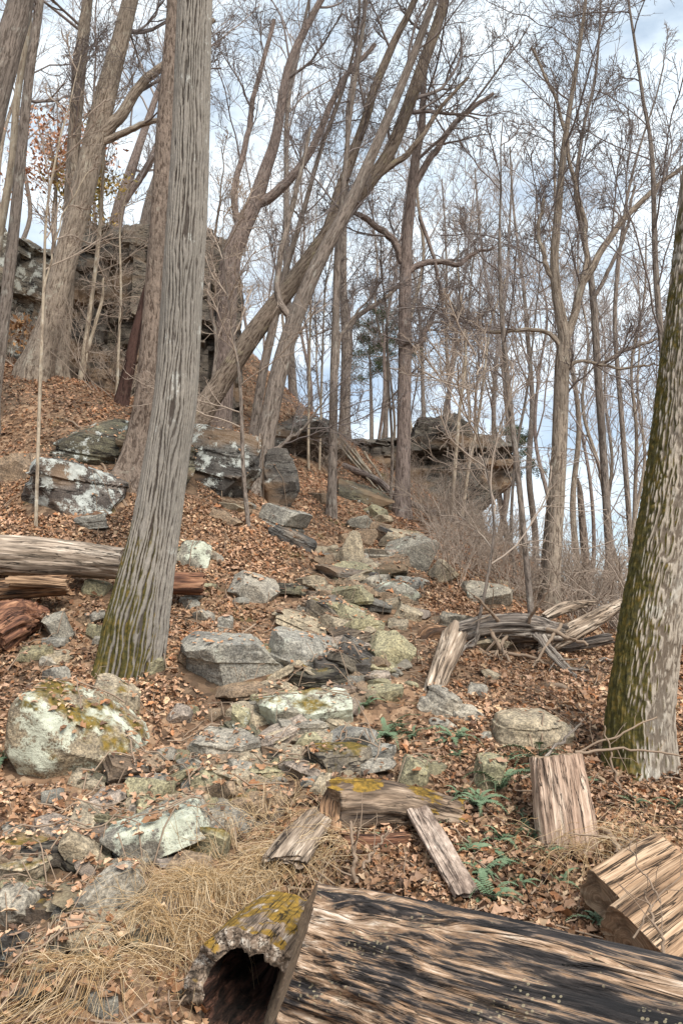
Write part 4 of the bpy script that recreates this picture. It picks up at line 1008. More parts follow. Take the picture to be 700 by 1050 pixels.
# hollow log end left of it
def hollow_log():
    C = at(250, 1022, 2.88)
    ax = norm(np.array([.26, .95, .04])); n, m = 60, 110
    U = norm(np.cross(ax, [0, 0, 1])); W = np.cross(U, ax)
    root = thing('hollow_log', 'hollow rotten log end with a dark cavity and ochre mossy rim beside the charred log', 'log', (C[0], C[1], C[2] - .2))
    b0 = np.array([C[0], C[1], C[2] - .2])
    th = np.arange(m) * 2 * PI / m
    s = np.linspace(0, .42, n)
    prof = 1 + .06 * np.cos(2 * th) + .05 * np.cos(3 * th + 1)
    q = np.stack([np.cos(th)[None] * 2 + 0 * s[:, None], np.sin(th)[None] * 2 + 0 * s[:, None], s[:, None] * 5 + 0 * th[None]], -1)
    start = .07 * 2 * fbm(np.stack([np.cos(th) * 2.5, np.sin(th) * 2.5, th * 0 + 3], -1), 4, 8)
    R_out = .22 * prof[None] * (1 - .25 * s[:, None]) + .045 * fbm(q * .8, 3, 2) + .010 * fbm(q * np.array([4, 4, 3]), 3, 4)
    R_in = R_out - .07 - .03 * fbm(q * .9, 3, 6) 
    R_in[-1] *= .02
    def ringpts(R, sh):
        S = s[:, None] + start[None] * np.clip(1 - s[:, None] / .3, 0, 1)
        return C + (R * np.cos(th)[None])[..., None] * U + (R * np.sin(th)[None])[..., None] * W + (S + sh)[..., None] * ax
    Vo = ringpts(R_out, 0); bk = np.stack([R_out * np.cos(th), R_out * np.sin(th), np.repeat(s[:, None], m, 1)], -1)
    Vi = ringpts(R_in, 0); 
    depth = np.clip(s / .42, 0, 1) * .34
    Vi = C + (R_in * np.cos(th)[None])[..., None] * U + (R_in * np.sin(th)[None])[..., None] * W + (depth[:, None] + start[None] * np.clip(1 - s[:, None] / .3, 0, 1) + .06 * fbm(q * 3, 3, 9))[..., None] * ax
    Vi[0] = Vo[0] + (Vi[0] - Vo[0]) * .55 - ax * 0
    i = np.arange(n - 1)[:, None] * m; j = np.arange(m)[None]; j2 = (j + 1) % m
    Q = np.stack([i + j, i + j2, i + m + j2, i + m + j], -1).reshape(-1, 4)
    # outer wall with the rim folded in
    V2 = np.vstack([(Vo[0] + (Vi[1] - Vo[0]) * 1.0).reshape(-1, 3), Vo.reshape(-1, 3)]); b2 = np.vstack([bk[0] * [.7, .7, 1] + [0, 0, .35], bk.reshape(-1, 3)])
    Q2 = np.vstack([np.stack([j[0], j2[0], m + j2[0], m + j[0]], -1), Q + m])
    obj('wood_shell', mk_mesh('wood_shell', V2 - b0, Q2, attrs={'bk': b2}), M['rim'], root)
    Vi2 = Vi[1:].reshape(-1, 3); Qi = Q[Q.max(1) < (n - 1) * m][:, ::-1]
    bi = bk[1:].reshape(-1, 3)
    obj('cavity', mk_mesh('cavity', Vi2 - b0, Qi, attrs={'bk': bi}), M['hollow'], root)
hollow_log()
beam('bark_slab', 'pale flaked slab of wood lying behind the hollow log', 'bark', [pz(292, 905, .09), pz(312, 872, .07), pz(330, 845, .06)], [.21, .2, .13], .035, 'tandead', e=.6, face=(0, -.25, 1), m=60, n=50, grain=.004, lump=.014, ragged=.05, seed=12)
# rotten mossy log and bark plank behind the charred log
a, b = pz(342, 850, .10), pz(468, 852, .04)
beam('log', 'rotten log with ochre moss and splintered left end behind the charred log', 'log', [a, (a + b) / 2 + [0, .06, .03], b + [.05, .1, 0]], [.30, .27, .2], .27, 'mosslog', m=80, n=90, grain=.008, lump=.035, ragged=.08, face=(0, -1, .2), seed=15)
beam('wood_splinter', 'upright splintered slab on the left end of the rotten mossy log', 'wood', [pz(338, 862, .0), pz(340, 850, .12), pz(348, 838, .20)], [.11, .12, .06], .04, 'rotwood', e=.6, face=(-.3, -1, .2), m=36, n=30, grain=.004, lump=.012, ragged=.06, seed=16)
beam('wood_splinter', 'orange brown split strip under the rotten mossy log', 'wood', [pz(352, 872, .05), pz(385, 874, .05), pz(418, 868, .04)], .06, .04, 'redrot', e=.7, m=30, n=40, face=(0, -1, .4), ragged=.05, seed=17)
a, b = pz(424, 850, .13), pz(478, 930, .05, 2.9)
beam('bark_plank', 'flat grey plank of bark leaning towards the charred log', 'bark', [a, (a + b) / 2, b], [.12, .125, .12], .032, 'plank', e=.45, face=(.1, -.75, .65), m=50, n=70, grain=.004, lump=.008, ragged=.03, seed=18)
# split round standing upright
b = pz(584, 868, -.05)
beam('wood_chunk', 'upright split round of tan wood below the mossy right tree', 'wood', [b, b + [-.01, .05, .2], b + [-.03, .10, .46]], [.30, .295, .25], .24, 'chunk', e=.75, face=(-.1, -1, .1), m=90, n=80, grain=.006, lump=.012, caps='parts', cutmat='endgrain', ragged=.02, seed=20)
# two split lengths at the right edge
a, b = at(618, 924, 3.25), at(686, 884, 3.45)
beam('split_log', 'upper brown split log half at the right edge', 'log', [a, (a + b) / 2, b], [.20, .21, .20], .16, 'split', e=.4, face=(-.42, -.75, .5), m=90, n=80, grain=.006, lump=.010, caps='parts', cutmat='endgrain', seed=22)
a, b = at(650, 972, 2.95), at(722, 915, 3.15)
beam('split_log', 'lower brown split log half in the right corner behind the charred log', 'log', [a, (a + b) / 2, b], [.27, .28, .27], .18, 'split', e=.45, face=(-.42, -.78, .45), m=90, n=80, grain=.007, lump=.012, caps='parts', cutmat='endgrain', seed=23)
# fallen log at the left with rotten wood under it
a, b = at(-60, 568, 6.75), at(126, 578, 6.75)
beam('log', 'pale barkless fallen log running behind the oak at the left', 'log', [a, (a + b) / 2 + [0, 0, .02], b], [.36, .34, .27], .34, 'oldlog', m=80, n=150, grain=.005, lump=.014, face=(0, -1, .3), ragged=.03, seed=30)
a, b = at(-40, 606, 6.45), at(70, 600, 6.5)
beam('log', 'dark rotten split log lying under the pale fallen log', 'log', [a, (a + b) / 2, b], .17, .15, 'rotwood', e=.7, m=50, n=80, grain=.008, lump=.02, face=(0, -1, .3), ragged=.08, seed=31)
a, b = at(30, 602, 6.35), at(72, 588, 6.4)
beam('wood_splinter', 'orange brown split strip below the pale fallen log', 'wood', [at(10, 596, 6.32), at(40, 597, 6.32), at(70, 600, 6.36)], .09, .07, 'split', e=.7, m=40, n=50, grain=.006, lump=.014, face=(0, -1, .3), ragged=.07, seed=32)
a, b = at(165, 597, 6.95), at(208, 598, 7.0)
beam('log', 'short rotten brown log end under the whitish rock right of the oak', 'log', [a, (a + b) / 2, b], .2, .17, 'redrot', e=.8, m=50, n=40, grain=.008, lump=.02, face=(0, -1, .3), ragged=.07, seed=33)
a, b = pz(-14, 668, .12), pz(44, 645, .1)
beam('rotten_stump', 'red brown fibrous rotten stump at the left edge', 'stump', [a, (a + b) / 2 + [0, 0, .05], b], [.42, .36, .16], .34, 'redrot', e=.8, m=70, n=60, grain=.016, lump=.03, face=(0, -1, .5), ragged=.10, seed=34)

# the tangle of dead wood right of the trail
YT = 7.2
beam('dead_log', 'dark weathered dead log at the heart of the tangle right of the trail', 'log', pp((458,655,YT),(490,646,YT),(530,643,YT),(572,650,YT+.15)), [.2, .25, .26, .18], .24, 'greydead', m=60, n=110, grain=.014, lump=.035, ragged=.08, seed=40)
beam('dead_log', 'pale tan dead log sticking out right from the tangle', 'log', pp((548,668,YT+.1),(580,650,YT+.2),(612,634,YT+.3),(642,617,YT+.35)), [.12, .17, .15, .08], .14, 'tandead', m=50, n=90, grain=.010, lump=.022, ragged=.10, seed=41)
beam('dead_log', 'broken pale stub leaning down at the left of the tangle', 'log', [at(442, 713, 5.95), at(450, 688, 6.15), at(462, 655, 6.5)], [.13, .15, .2], .16, 'tandead', m=60, n=60, grain=.014, lump=.05, ragged=.16, seed=42)
beam('root_wad', 'brown splintered wood behind the broken pale stub', 'wood', pp((430,672,6.95),(440,655,7.0),(462,652,7.1)), [.14, .2, .16], .16, 'rotwood', e=.8, m=50, n=50, grain=.016, lump=.05, ragged=.12, seed=43)
beam('dead_log', 'thin splintered log along the top of the tangle', 'log', pp((556,634,YT+.2),(580,622,YT+.3),(606,618,YT+.3)), [.08, .10, .05], .08, 'tandead', m=36, n=60, grain=.008, lump=.02, ragged=.1, seed=44)
beam('dead_log', 'grey log lying low behind the pale tan dead log', 'log', pp((540,660,YT+.4),(580,662,YT+.5),(625,655,YT+.6)), .12, .12, 'greydead', m=36, n=60, grain=.010, lump=.02, ragged=.08, seed=45)
br = [
 *[('dead branch jutting out of the tangled dead wood right of the trail', [(px_, py_, 7.1), (px_ + dx_ * .5, py_ + dy_ * .5, 6.95), (px_ + dx_, py_ + dy_, 6.85)], w_) for px_, py_, dx_, dy_, w_ in [(470,650,-30,30,5),(500,640,26,50,5),(520,650,-22,40,4),(540,640,20,-34,4),(560,645,42,16,5),(515,640,-30,-30,4),(575,640,-30,44,4),(480,660,44,24,4)]],
 ('dark dead branch falling down right from the tangle', [(548,650,7.0),(565,672,6.9),(588,700,6.7),(602,722,6.5)], 7),
 ('thin dead branch beside the dark one right of the tangle', [(556,652,7.0),(580,682,6.9),(606,702,6.8)], 5),
 ('crooked dead branch crossing under the tangle', [(480,690,7.0),(500,676,7.0),(535,672,7.0),(570,690,6.9)], 5),
 ('short dead branch on leaves below the tangle', [(545,712,6.4),(570,722,6.3),(598,730,6.2)], 8),
 ('bent dark branch by the foot of the mossy tree', [(600,690,7.2),(618,700,7.1),(640,708,7.0)], 7),
 ('dark dead branch propped between stub and dead log', [(466,708,6.7),(472,690,6.8),(484,660,7.0),(498,640,7.1)], 8),
 ('long pale stick reaching across to the mossy tree', [(532,798,4.5),(585,775,4.7),(640,750,4.75),(672,735,4.8)], 3),
 ('level pale stick crossing the foot of the mossy tree', [(590,772,4.55),(640,768,4.6),(715,776,4.6)], 3.2),
 ('upright pale stick before the mossy tree base', [(635,812,4.6),(628,790,4.6),(620,745,4.62)], 3),
 ('dark stick leaning on the half buried flat rock', [(545,790,4.7),(570,765,4.9),(595,742,5.1)], 4),
 ('forked dead twig standing behind the charred log', [(364,905,3.35),(363,878,3.35),(358,842,3.4)], 5),
 ('slanting dead twig beside the forked twig', [(372,890,3.3),(384,870,3.35),(398,852,3.4)], 3.4),
 ('upright bare stem before the split logs', [(682,985,2.6),(672,950,2.65),(661,912,2.7)], 4),
 ('fine stem arching over the lower split log', [(650,960,2.7),(668,930,2.75),(700,895,2.8)], 2.2),
 ('thin straight stem crossing the upper split log', [(676,925,2.85),(660,898,2.9),(640,855,3.0)], 2.2),
 ('pale stick beside the upright split round', [(618,850,4.1),(632,868,3.9),(648,885,3.7)], 7),
 ('brown stick on the leaves right of the trail', [(480,716,6.0),(474,745,5.5),(462,765,5.2)], 3),
 ('long dead branch lying up the slope left of the trail', [(205,690,5.9),(235,660,6.3),(262,640,6.6)], 3.4),
 ('dead branch lying against the white faced block', [(130,520,8.4),(108,492,8.9),(92,470,9.2)], 4),
 ('grey dead branch sloping over the bank behind the pale log', [(128,470,9.0),(100,448,9.4),(68,430,9.8)], 4)]
def stick(lab, path, w, name='dead_branch', cat='branch', group=None, seed=1, mat='stick', twigs=True):
    P = np.array(pp(*path)); s = scale_at(P[0]); R = np.linspace(w, w * .55, len(P)) * s / 2
    for k_ in range(len(P)):                         # rest on the ground where it would sink in
        P[k_, 2] = max(P[k_, 2], tz1(P[k_, 0], P[k_, 1]) + R[k_] * .6) if 0 < k_ else P[k_, 2]
    P, R = resample(P, 30, R); q = np.stack([np.arange(30) * .35, np.zeros(30), np.full(30, seed * 3.3)], -1)
    P = P + .03 * np.stack([fbm(q, 2, 1), fbm(q, 2, 2), fbm(q, 2, 3)], -1)
    pr = [tube_arrays(P[None], R[None], 8)]
    if twigs: pr.append(grow(P[None], R[None], [(4, .3, 1, .22, 50, .05, .15, 5, .5, .0015, 4)], seed))
    V, Q, bk = merge(pr); b0 = P[0]
    tag(obj(name, mk_mesh(name, V - b0, Q, attrs={'bk': bk}), M[mat], None, [float(v) for v in b0]), lab, cat, group)
for i, (lab, path, w) in enumerate(br): stick(lab, path, w, seed=400 + i, group=('branches jutting from the tangle' if 'jutting' in lab else None), mat=('greydead' if 'dark' in lab else 'stick'))
g = np.random.default_rng(77)
for i in range(9):
    x0 = 338 + i * 4 + g.normal() * 3; 
    stick('thin pale dead pole leaning down the slope left of the central tree', [(x0, 448 + i * 2, 15.2), (x0 + 28, 480 + i * 3, 14.6), (x0 + 52 + g.normal() * 6, 515 + i * 2, 13.8)], 2.6, 'dead_pole', 'pole', 'leaning dead poles', 500 + i, 'bark_pale', False)
stick('dark fallen trunk lying down the slope to the central tree', [(352,478,14.6),(385,492,14.2),(412,512,13.6),(470,535,13.0)], 8, 'fallen_trunk', 'log', None, 520, 'bark_pink')

# ------------------------------------------------------------------ ferns
def frond_mesh(seed, L):
    g = np.random.default_rng(seed); n = 23; t = np.linspace(0, 1, n)
    z = L * (.75 * t - .75 * t ** 2.2); x = L * t * .92
    V, T = [], []
    for i in range(1, n):
        wv = L * .17 * (1 - t[i]) ** .7 * min(1, t[i] * 5 + .3) * g.uniform(.8, 1.15)
        for s in (-1, 1):
            b = np.array([x[i], 0, z[i]]); tip = b + [wv * .35, s * wv, -wv * g.uniform(.0, .35)]; h_ = L * .022
            k0 = len(V); V += [b - [h_, 0, 0], b + (tip - b) * .55 + [-h_ * .9, 0, .004], tip, b + (tip - b) * .55 + [h_ * .9, 0, .004], b + [h_, 0, 0]]
            T += [[k0, k0 + 1, k0 + 4], [k0 + 1, k0 + 3, k0 + 4], [k0 + 1, k0 + 2, k0 + 3]]
    for i in range(n - 1):
        k0 = len(V); V += [[x[i], -.0025, z[i]], [x[i], .0025, z[i]], [x[i + 1], .002, z[i + 1]], [x[i + 1], -.002, z[i + 1]]]; T += [[k0, k0 + 1, k0 + 2], [k0, k0 + 2, k0 + 3]]
    return mk_mesh('frond', np.array(V), None, np.array(T), smooth_=False)
FR = [frond_mesh(600 + i, l) for i, l in enumerate([.30, .26, .34, .22])]
for m_ in FR: m_.materials.append(M['fern'])
ferns = [(398,752,44,'fern with bluish fronds beside the trail at its middle'), (465,754,34,'small bluish fern in leaves below the grey wedge stone'), (375,720,26,'small bright green fern left of the trail edge stone'),
 (513,806,54,'wide fern just left of the upright split round'), (488,822,36,'pale fern below the rounded olive stone'), (553,778,46,'fern above the upright split round'), (494,893,44,'fern in front of the bark plank'),
 (503,920,50,'dark fern touching the back of the charred log'), (545,857,48,'dark fern left of the upright split round'), (513,858,36,'blue green fern between the two dark ferns'), (614,948,42,'fern low between the charred log and split logs'), (648,822,26,'tiny fern at the mossy tree foot'),
 (424,753,24,'tiny fern right of the middle trail fern'), (395,862,24,'small fern under the rotten mossy log'), (522,884,30,'thin fern on leaves right of the bark plank'), (4,775,34,'green fern at the left edge by the lichen boulder'), (555,790,30,'low fern against the top of the split round'), (693,824,26,'green tuft of fern at the right edge')]
ferns += [(px_, py_, w_, 'small low fern in dead leaves between the trail and the mossy right tree') for px_, py_, w_ in [(442,778,22),(470,772,20),(530,832,26),(470,812,24),(560,872,26),(532,905,30),(575,905,24),(480,868,24),(600,800,20),(455,840,20),(410,742,20),(520,775,20)]]
for q, (px, py, w, lab) in enumerate(ferns):
    h_ = hit(px, py + 6); s = w * scale_at(h_) / .34; gg = np.random.default_rng(q + 40)
    root = thing('fern', lab, 'fern', h_ + [0, 0, .015], 'small ferns among the leaves' if 'small low fern' in lab else None)
    root.rotation_euler = (.18, 0, gg.random() * 6.28)
    for j in range(13):
        f = obj('frond', FR[gg.integers(0, 4)], None, root); f.rotation_euler = (gg.normal() * .2, gg.normal() * .22 - .1, j * 6.283 / 13 + gg.normal() * .22); k_ = s * gg.uniform(.6, 1.25); f.scale = (k_, k_, k_)

# ------------------------------------------------------------------ height grid of the rocks (what leaves can lie on)
GX0, GY0, CELL = -14.0, 1.5, .03
HG = np.full((960, 640), -99.0)
bpy.context.view_layer.update()
for o in ROCKS:
    n = len(o.data.vertices); a = np.empty(n * 3, np.float32); o.data.vertices.foreach_get('co', a)
    mw = np.array(o.matrix_world); w = a.reshape(-1, 3) @ mw[:3, :3].T + mw[:3, 3]
    i = ((w[:, 0] - GX0) / CELL).astype(int); j = ((w[:, 1] - GY0) / CELL).astype(int); ok = (i >= 0) & (i < 960) & (j >= 0) & (j < 640)
    np.maximum.at(HG, (i[ok], j[ok]), w[ok, 2])
def surf(x, y):
    z = tz(x, y); i = np.clip(((x - GX0) / CELL).astype(int), 0, 959); j = np.clip(((y - GY0) / CELL).astype(int), 0, 639)
    hg = HG[i, j]; on = hg > z + .025
    return np.where(on, hg + .004, z), on, z

# ------------------------------------------------------------------ leaf litter
def leaf_templates(g, k, npt):
    out = []
    for _ in range(k):
        t = np.linspace(0, 1, npt); prof = np.sin(PI * np.clip(t, 0, 1) ** .8) ** .7 * .25
        lob = 1 + .26 * np.cos(t * PI * 2 * 3.0 + g.random()) if npt > 4 else 1
        w = prof * lob; fold = g.uniform(-.1, 1.1); cu = g.uniform(-1.6, 2.2); tw = g.normal() * .7
        V = []
        for sd in (-1, 0, 1):
            yy = sd * w * (1 + g.normal(size=npt) * .12); zz = np.abs(yy) * fold + .25 * cu * (t - .5) ** 2 + yy * tw * (t - .5) * 1.4 + g.normal(size=npt) * .015
            V.append(np.stack([t - .5, yy, zz], -1))
        V = np.stack(V, 0).reshape(-1, 3); Q = []
        for r in range(2):
            for i in range(npt - 1): Q.append([r * npt + i, r * npt + i + 1, (r + 1) * npt + i + 1, (r + 1) * npt + i])
        out.append((V, np.array(Q)))
    return out
PAL = np.array([(.36,.225,.14),(.27,.155,.09),(.19,.105,.062),(.43,.28,.195),(.33,.16,.08),(.50,.37,.255),(.10,.06,.042),(.40,.265,.19),(.30,.19,.13)])
PAL = PAL * np.array([.93, .895, .84])
PW = np.array([.2,.16,.14,.13,.06,.07,.09,.09,.06])
tl = np.array([(40,1040),(90,930),(120,870),(200,805),(280,770),(320,715),(355,660),(355,620),(375,580)], float)
TL3 = np.array([hit(*p)[:2] for p in tl])
def trail_dist(x, y):
    p = np.stack([x, y], -1); best = np.full(len(x), 1e9)
    for a, b in zip(TL3[:-1], TL3[1:]):
        d = b - a; t = np.clip(((p - a) @ d) / (d @ d), 0, 1); best = np.minimum(best, np.linalg.norm(p - a - t[:, None] * d, axis=1))
    return best
def fbmn(x, y): return np.clip(.5 + 1.3 * fbm(np.stack([x * 2.2, y * 2.2, 0 * x + 4], -1), 3, 61), 0, 1)
def litter(name, n, y0, y1, npt, seed, smin, smax, label):
    g = np.random.default_rng(seed)
    y = np.exp(g.uniform(np.log(y0), np.log(y1), n)); x = g.uniform(-1, 1, n) * (.50 * y + 1.0) + .02 * y
    z, on, zt = surf(x, y)
    td = trail_dist(x, y); patch = vnoise(np.stack([x * 1.7, y * 1.7, 0 * x], -1), 31)
    keep = np.where(on, g.random(n) < .035 + .08 * (patch > .62), g.random(n) < np.clip(.05 + .75 * smooth(.3, 1.15, td) + .4 * (patch - .5), .05, 1))
    keep &= ~((np.abs(x + .27) < .19) & (y > 2.98) & (y < 3.4))
    x, y, z, on = x[keep], y[keep], z[keep], on[keep]; n = len(x)
    e = .05; nx = (tz(x + e, y, False) - tz(x - e, y, False)) / (2 * e); ny = (tz(x, y + e, False) - tz(x, y - e, False)) / (2 * e)
    N = norm(np.stack([-nx, -ny, np.ones(n)], -1) + g.normal(size=(n, 3)) * np.where(on, .14, .48)[:, None])
    a = norm(np.cross(N, g.normal(size=(n, 3)))); b = np.cross(N, a)
    s = g.uniform(smin, smax, n) * np.exp(g.normal(size=n) * .28) * (1 + .03 * np.clip(y - 5, 0, 9))
    R = np.stack([a, b, N], 2) * s[:, None, None]
    c0 = np.stack([x, y, z + np.where(on, .004, g.uniform(.0, .035, n))], -1)
    tp = leaf_templates(g, 14, npt); k_ = g.integers(0, 14, n); nv = 3 * npt
    Vt = np.stack([t[0] for t in tp])[k_]; V = np.einsum('nij,nvj->nvi', R, Vt) + c0[:, None]
    Q = np.concatenate([tp[0][1][None] + (np.arange(n) * nv)[:, None, None]]).reshape(-1, 4)
    colr = PAL[g.choice(len(PAL), n, p=PW / PW.sum())] * g.uniform(.75, 1.3, (n, 1))
    colr = colr * (.55 + .9 * fbmn(x, y))[:, None]
    warm = smooth(8, 13, y) * .22; colr = colr * (1 + warm[:, None] * np.array([.5, .12, .0]))
    cc = np.repeat(colr, nv, 0)
    o = obj(name, mk_mesh(name, V.reshape(-1, 3), Q, smooth_=False, colors=cc), M['leaf'])
    kind(o, 'stuff'); o['label'] = label
litter('leaf_litter', 165000, 2.1, 9.0, 7, 1, .018, .048, 'brown dead leaves lying over the slope')
litter('leaf_litter', 140000, 7.5, 20.0, 4, 2, .02, .046, 'brown dead leaves on the upper slope')

# twig litter
g = np.random.default_rng(9); n = 1500
y = np.exp(g.uniform(np.log(2.2), np.log(12), n)); x = g.uniform(-1, 1, n) * (.5 * y + .6); z, on, _ = surf(x, y)
a = g.random(n) * PI * 2; L = g.uniform(.05, .35, n)
d = np.stack([np.cos(a), np.sin(a), np.zeros(n)], -1); ts = np.linspace(-.5, .5, 5)
P = np.stack([x, y, z], -1)[:, None] + d[:, None] * (L[:, None] * ts)[..., None] + g.normal(size=(n, 5, 3)) * .006
zz = surf(P[..., 0].ravel(), P[..., 1].ravel())[0].reshape(n, 5); zz = np.minimum(zz, z[:, None] + .10); P[..., 2] = zz + g.uniform(.008, .04, (n, 1))
R = np.repeat(g.uniform(.0015, .005, (n, 1)), 5, 1)
V, Q, bk = tube_arrays(P, R, 4); o = obj('twig_litter', mk_mesh('twig_litter', V, Q), M['stick']); kind(o, 'stuff'); o['label'] = 'small fallen twigs among the leaves'

# dry grass
def straw(name, label, roots, n, seed, flow, L0, L1, lift):
    g = np.random.default_rng(seed); roots = np.array(roots, float)
    i = g.integers(0, len(roots) - 1, n); t = g.random((n, 1)); q = roots[i] * (1 - t) + roots[i + 1] * t + g.normal(size=(n, 2)) * [13, 9]
    H0 = np.array([hit(*v, 2.2) for v in q[:: max(1, n // 260)]]); H0 = H0[g.integers(0, len(H0), n)] + np.c_[g.normal(size=(n, 2)) * .045, np.zeros(n)]
    fl = norm(np.array(flow) + g.normal(size=(n, 3)) * .75); fl[:, 2] = 0; fl = norm(fl)
    L = g.uniform(L0, L1, n); m = 9; ts = np.linspace(0, 1, m)
    P = H0[:, None] + fl[:, None] * (L[:, None] * ts)[..., None]
    side = norm(np.cross(fl, [0, 0, 1])); P = P + side[:, None] * (g.normal(size=(n, 1)) * ts ** 2 * L[:, None] * .5)[..., None]
    zs = surf(P[..., 0].ravel(), P[..., 1].ravel())[0].reshape(n, m); zs = np.minimum(zs, tz(P[..., 0].ravel(), P[..., 1].ravel()).reshape(n, m) + .16)
    hz = lift * g.uniform(.2, 1, (n, 1)) * np.sin(PI * np.clip(ts * .85 + .12, 0, 1))[None] + g.uniform(.005, .05, (n, 1))
    P[..., 2] = zs + hz + g.normal(size=(n, m)) * .003
    inm = ((np.abs(P[..., 0] + .29) < .19) & (P[..., 1] > 2.62) & (P[..., 1] < 3.02)).any(1); P = P[~inm]; n = len(P)
    R = g.uniform(.0008, .0018, (n, 1)) * np.linspace(1, .4, m)[None]
    V, Q, bk = tube_arrays(P, R, 3)
    pal = np.array([(.46,.31,.16),(.56,.41,.24),(.33,.21,.10),(.64,.50,.33)]); cc = np.repeat(pal[g.integers(0, 4, n)] * g.uniform(.7, 1.2, (n, 1)), 3 * m, 0)
    o = obj(name, mk_mesh(name, V, Q, colors=cc), M['straw']); kind(o, 'stuff'); o['label'] = label
straw('dry_grass', 'pale dry grass hanging over the hollow log', [(335,868),(300,888),(262,908),(228,925),(205,955),(190,985)], 1300, 1, (-.55, -.75, 0), .10, .36, .07)
straw('dry_grass', 'dry grass lying on leaves at the lower left', [(20,1035),(80,1025),(130,1000),(190,1010)], 220, 2, (-.7, -.5, 0), .15, .4, .06)
straw('dry_grass', 'dry grass around the upright split round', [(560,870),(590,885),(620,870),(660,860)], 200, 3, (.1, -.9, 0), .12, .35, .12)
straw('dry_grass', 'dry grass beside the lower trail', [(262,868),(290,850),(325,835)], 130, 4, (-.6, -.5, 0), .1, .3, .08)
# ------------------------------------------------------------------ ground sheet
def axis_pts(lo, hi, step, far):
    a = np.arange(lo, hi + 1e-6, step); e = []; s = step; v = hi
    while v < far: s *= 1.22; v += s; e.append(v)
    f = []; s = step; v = lo
    while v > -far: s *= 1.22; v -= s; f.append(v)
    return np.r_[f[::-1], a, e]
xs = axis_pts(-9, 9, .06, 1800); ys = axis_pts(1, 17, .06, 1800)
X, Y = np.meshgrid(xs, ys); Z = tz(X.ravel(), Y.ravel())
V = np.stack([X.ravel(), Y.ravel(), Z], -1); nx, ny = len(xs), len(ys)
i = np.arange(ny - 1)[:, None] * nx + np.arange(nx - 1)[None]
kind(obj('ground', mk_mesh('ground', V, np.stack([i, i + 1, i + nx + 1, i + nx], -1).reshape(-1, 4)), M['floor']), 'structure')

# ------------------------------------------------------------------ sky, sun, camera
SUN_EL, SUN_AZ = math.radians(46), math.radians(150)     # azimuth from +Y towards +X
w = bpy.data.worlds.new('World'); SC.world = w; w.use_nodes = True
nt = w.node_tree; bg = nt.nodes['Background']
sky = nt.nodes.new('ShaderNodeTexSky'); sky.sky_type = 'NISHITA'; sky.sun_disc = False; sky.sun_elevation = SUN_EL; sky.sun_rotation = SUN_AZ
tc = nt.nodes.new('ShaderNodeTexCoord'); mp = nt.nodes.new('ShaderNodeMapping'); mp.inputs['Scale'].default_value = (1, 1, 2.4); mp.inputs['Location'].default_value = (.35, .1, .2)
n1 = nt.nodes.new('ShaderNodeTexNoise'); n1.inputs['Scale'].default_value = 3.2; n1.inputs['Detail'].default_value = 8; n1.inputs['Roughness'].default_value = .56; n1.inputs['Distortion'].default_value = .3
mr = nt.nodes.new('ShaderNodeMapRange'); mr.interpolation_type = 'SMOOTHSTEP'; mr.inputs['From Min'].default_value = .36; mr.inputs['From Max'].default_value = .60; mr.inputs['To Min'].default_value = .5; mr.inputs['To Max'].default_value = .96
mx = nt.nodes.new('ShaderNodeMix'); mx.data_type = 'RGBA'; mx.inputs[7].default_value = (7.6, 8.3, 8.8, 1)
nt.links.new(tc.outputs['Generated'], mp.inputs[0]); nt.links.new(mp.outputs[0], n1.inputs['Vector']); nt.links.new(n1.outputs['Fac'], mr.inputs['Value'])
sx = nt.nodes.new('ShaderNodeSeparateXYZ'); nt.links.new(tc.outputs['Generated'], sx.inputs[0])
ez = nt.nodes.new('ShaderNodeMapRange'); ez.inputs['From Min'].default_value = -.02; ez.inputs['From Max'].default_value = .34; ez.inputs['To Min'].default_value = -.13; ez.inputs['To Max'].default_value = .05; nt.links.new(sx.outputs[2], ez.inputs['Value'])
ad = nt.nodes.new('ShaderNodeMath'); ad.operation = 'ADD'; nt.links.new(n1.outputs['Fac'], ad.inputs[0]); nt.links.new(ez.outputs[0], ad.inputs[1]); nt.links.new(ad.outputs[0], mr.inputs['Value'])
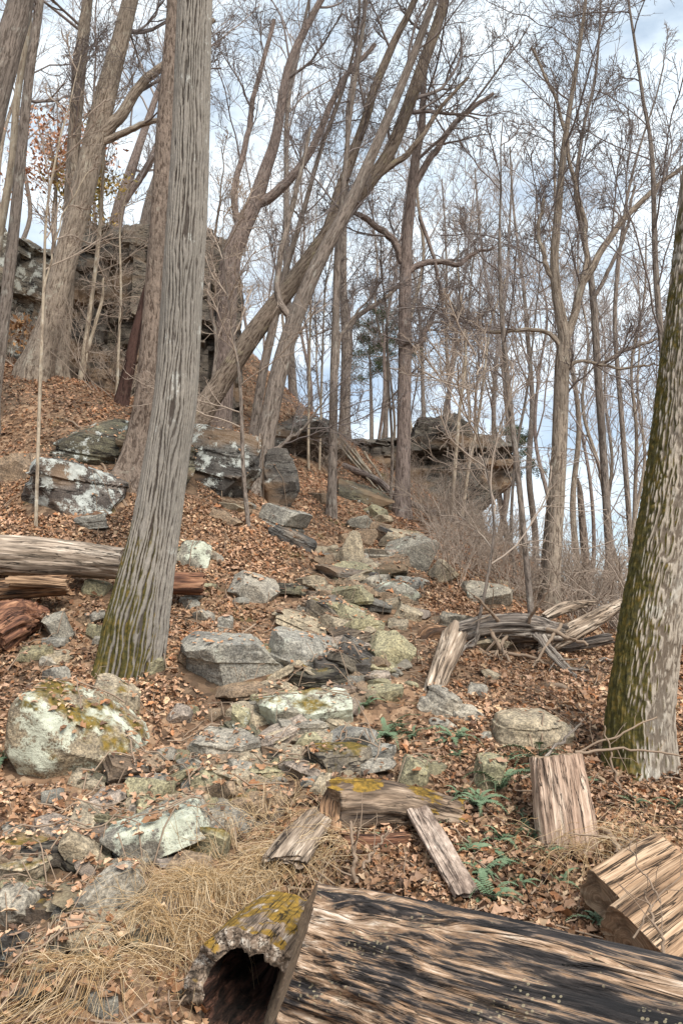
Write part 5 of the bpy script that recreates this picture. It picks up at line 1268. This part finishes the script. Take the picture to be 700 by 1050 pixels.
n2 = nt.nodes.new('ShaderNodeTexNoise'); n2.inputs['Scale'].default_value = 6.5; n2.inputs['Detail'].default_value = 7; n2.inputs['Roughness'].default_value = .6; nt.links.new(mp.outputs[0], n2.inputs['Vector'])
cr_ = nt.nodes.new('ShaderNodeValToRGB'); cr_.color_ramp.elements[0].position = .36; cr_.color_ramp.elements[0].color = (.62, .68, .74, 1); cr_.color_ramp.elements[1].position = .62; cr_.color_ramp.elements[1].color = (1, 1, 1, 1); nt.links.new(n2.outputs['Fac'], cr_.inputs[0])
cm = nt.nodes.new('ShaderNodeMix'); cm.data_type = 'RGBA'; cm.blend_type = 'MULTIPLY'; cm.inputs[0].default_value = 1; cm.inputs[6].default_value = (7.6, 8.3, 8.8, 1); nt.links.new(cr_.outputs[0], cm.inputs[7]); nt.links.new(cm.outputs[2], mx.inputs[7])
nt.links.new(mr.outputs[0], mx.inputs[0]); nt.links.new(sky.outputs[0], mx.inputs[6]); nt.links.new(mx.outputs[2], bg.inputs['Color'])
bg.inputs['Strength'].default_value = .085
sl = bpy.data.lights.new('sun', 'SUN'); sl.energy = 2.7; sl.angle = math.radians(30); sl.color = (1, .94, .85)
so = bpy.data.objects.new('sun', sl); COL.objects.link(so)
dv = Vector((math.sin(SUN_AZ) * math.cos(SUN_EL), math.cos(SUN_AZ) * math.cos(SUN_EL), math.sin(SUN_EL)))
so.rotation_euler = (-dv).to_track_quat('-Z', 'Y').to_euler()
cam = bpy.data.cameras.new('camera'); co_ = bpy.data.objects.new('camera', cam); COL.objects.link(co_)
co_.location = EYE; co_.rotation_euler = (math.radians(90) + PITCH, 0, 0)
cam.sensor_fit = 'VERTICAL'; cam.sensor_height = 24; cam.lens = 24 * F / 1050; cam.clip_end = 5000; cam.clip_start = .05
SC.camera = co_
SC.view_settings.view_transform = 'Standard'; SC.view_settings.look = 'None'; SC.view_settings.exposure = .97; SC.view_settings.gamma = 1
SC.cycles.max_bounces = 6; SC.cycles.diffuse_bounces = 3
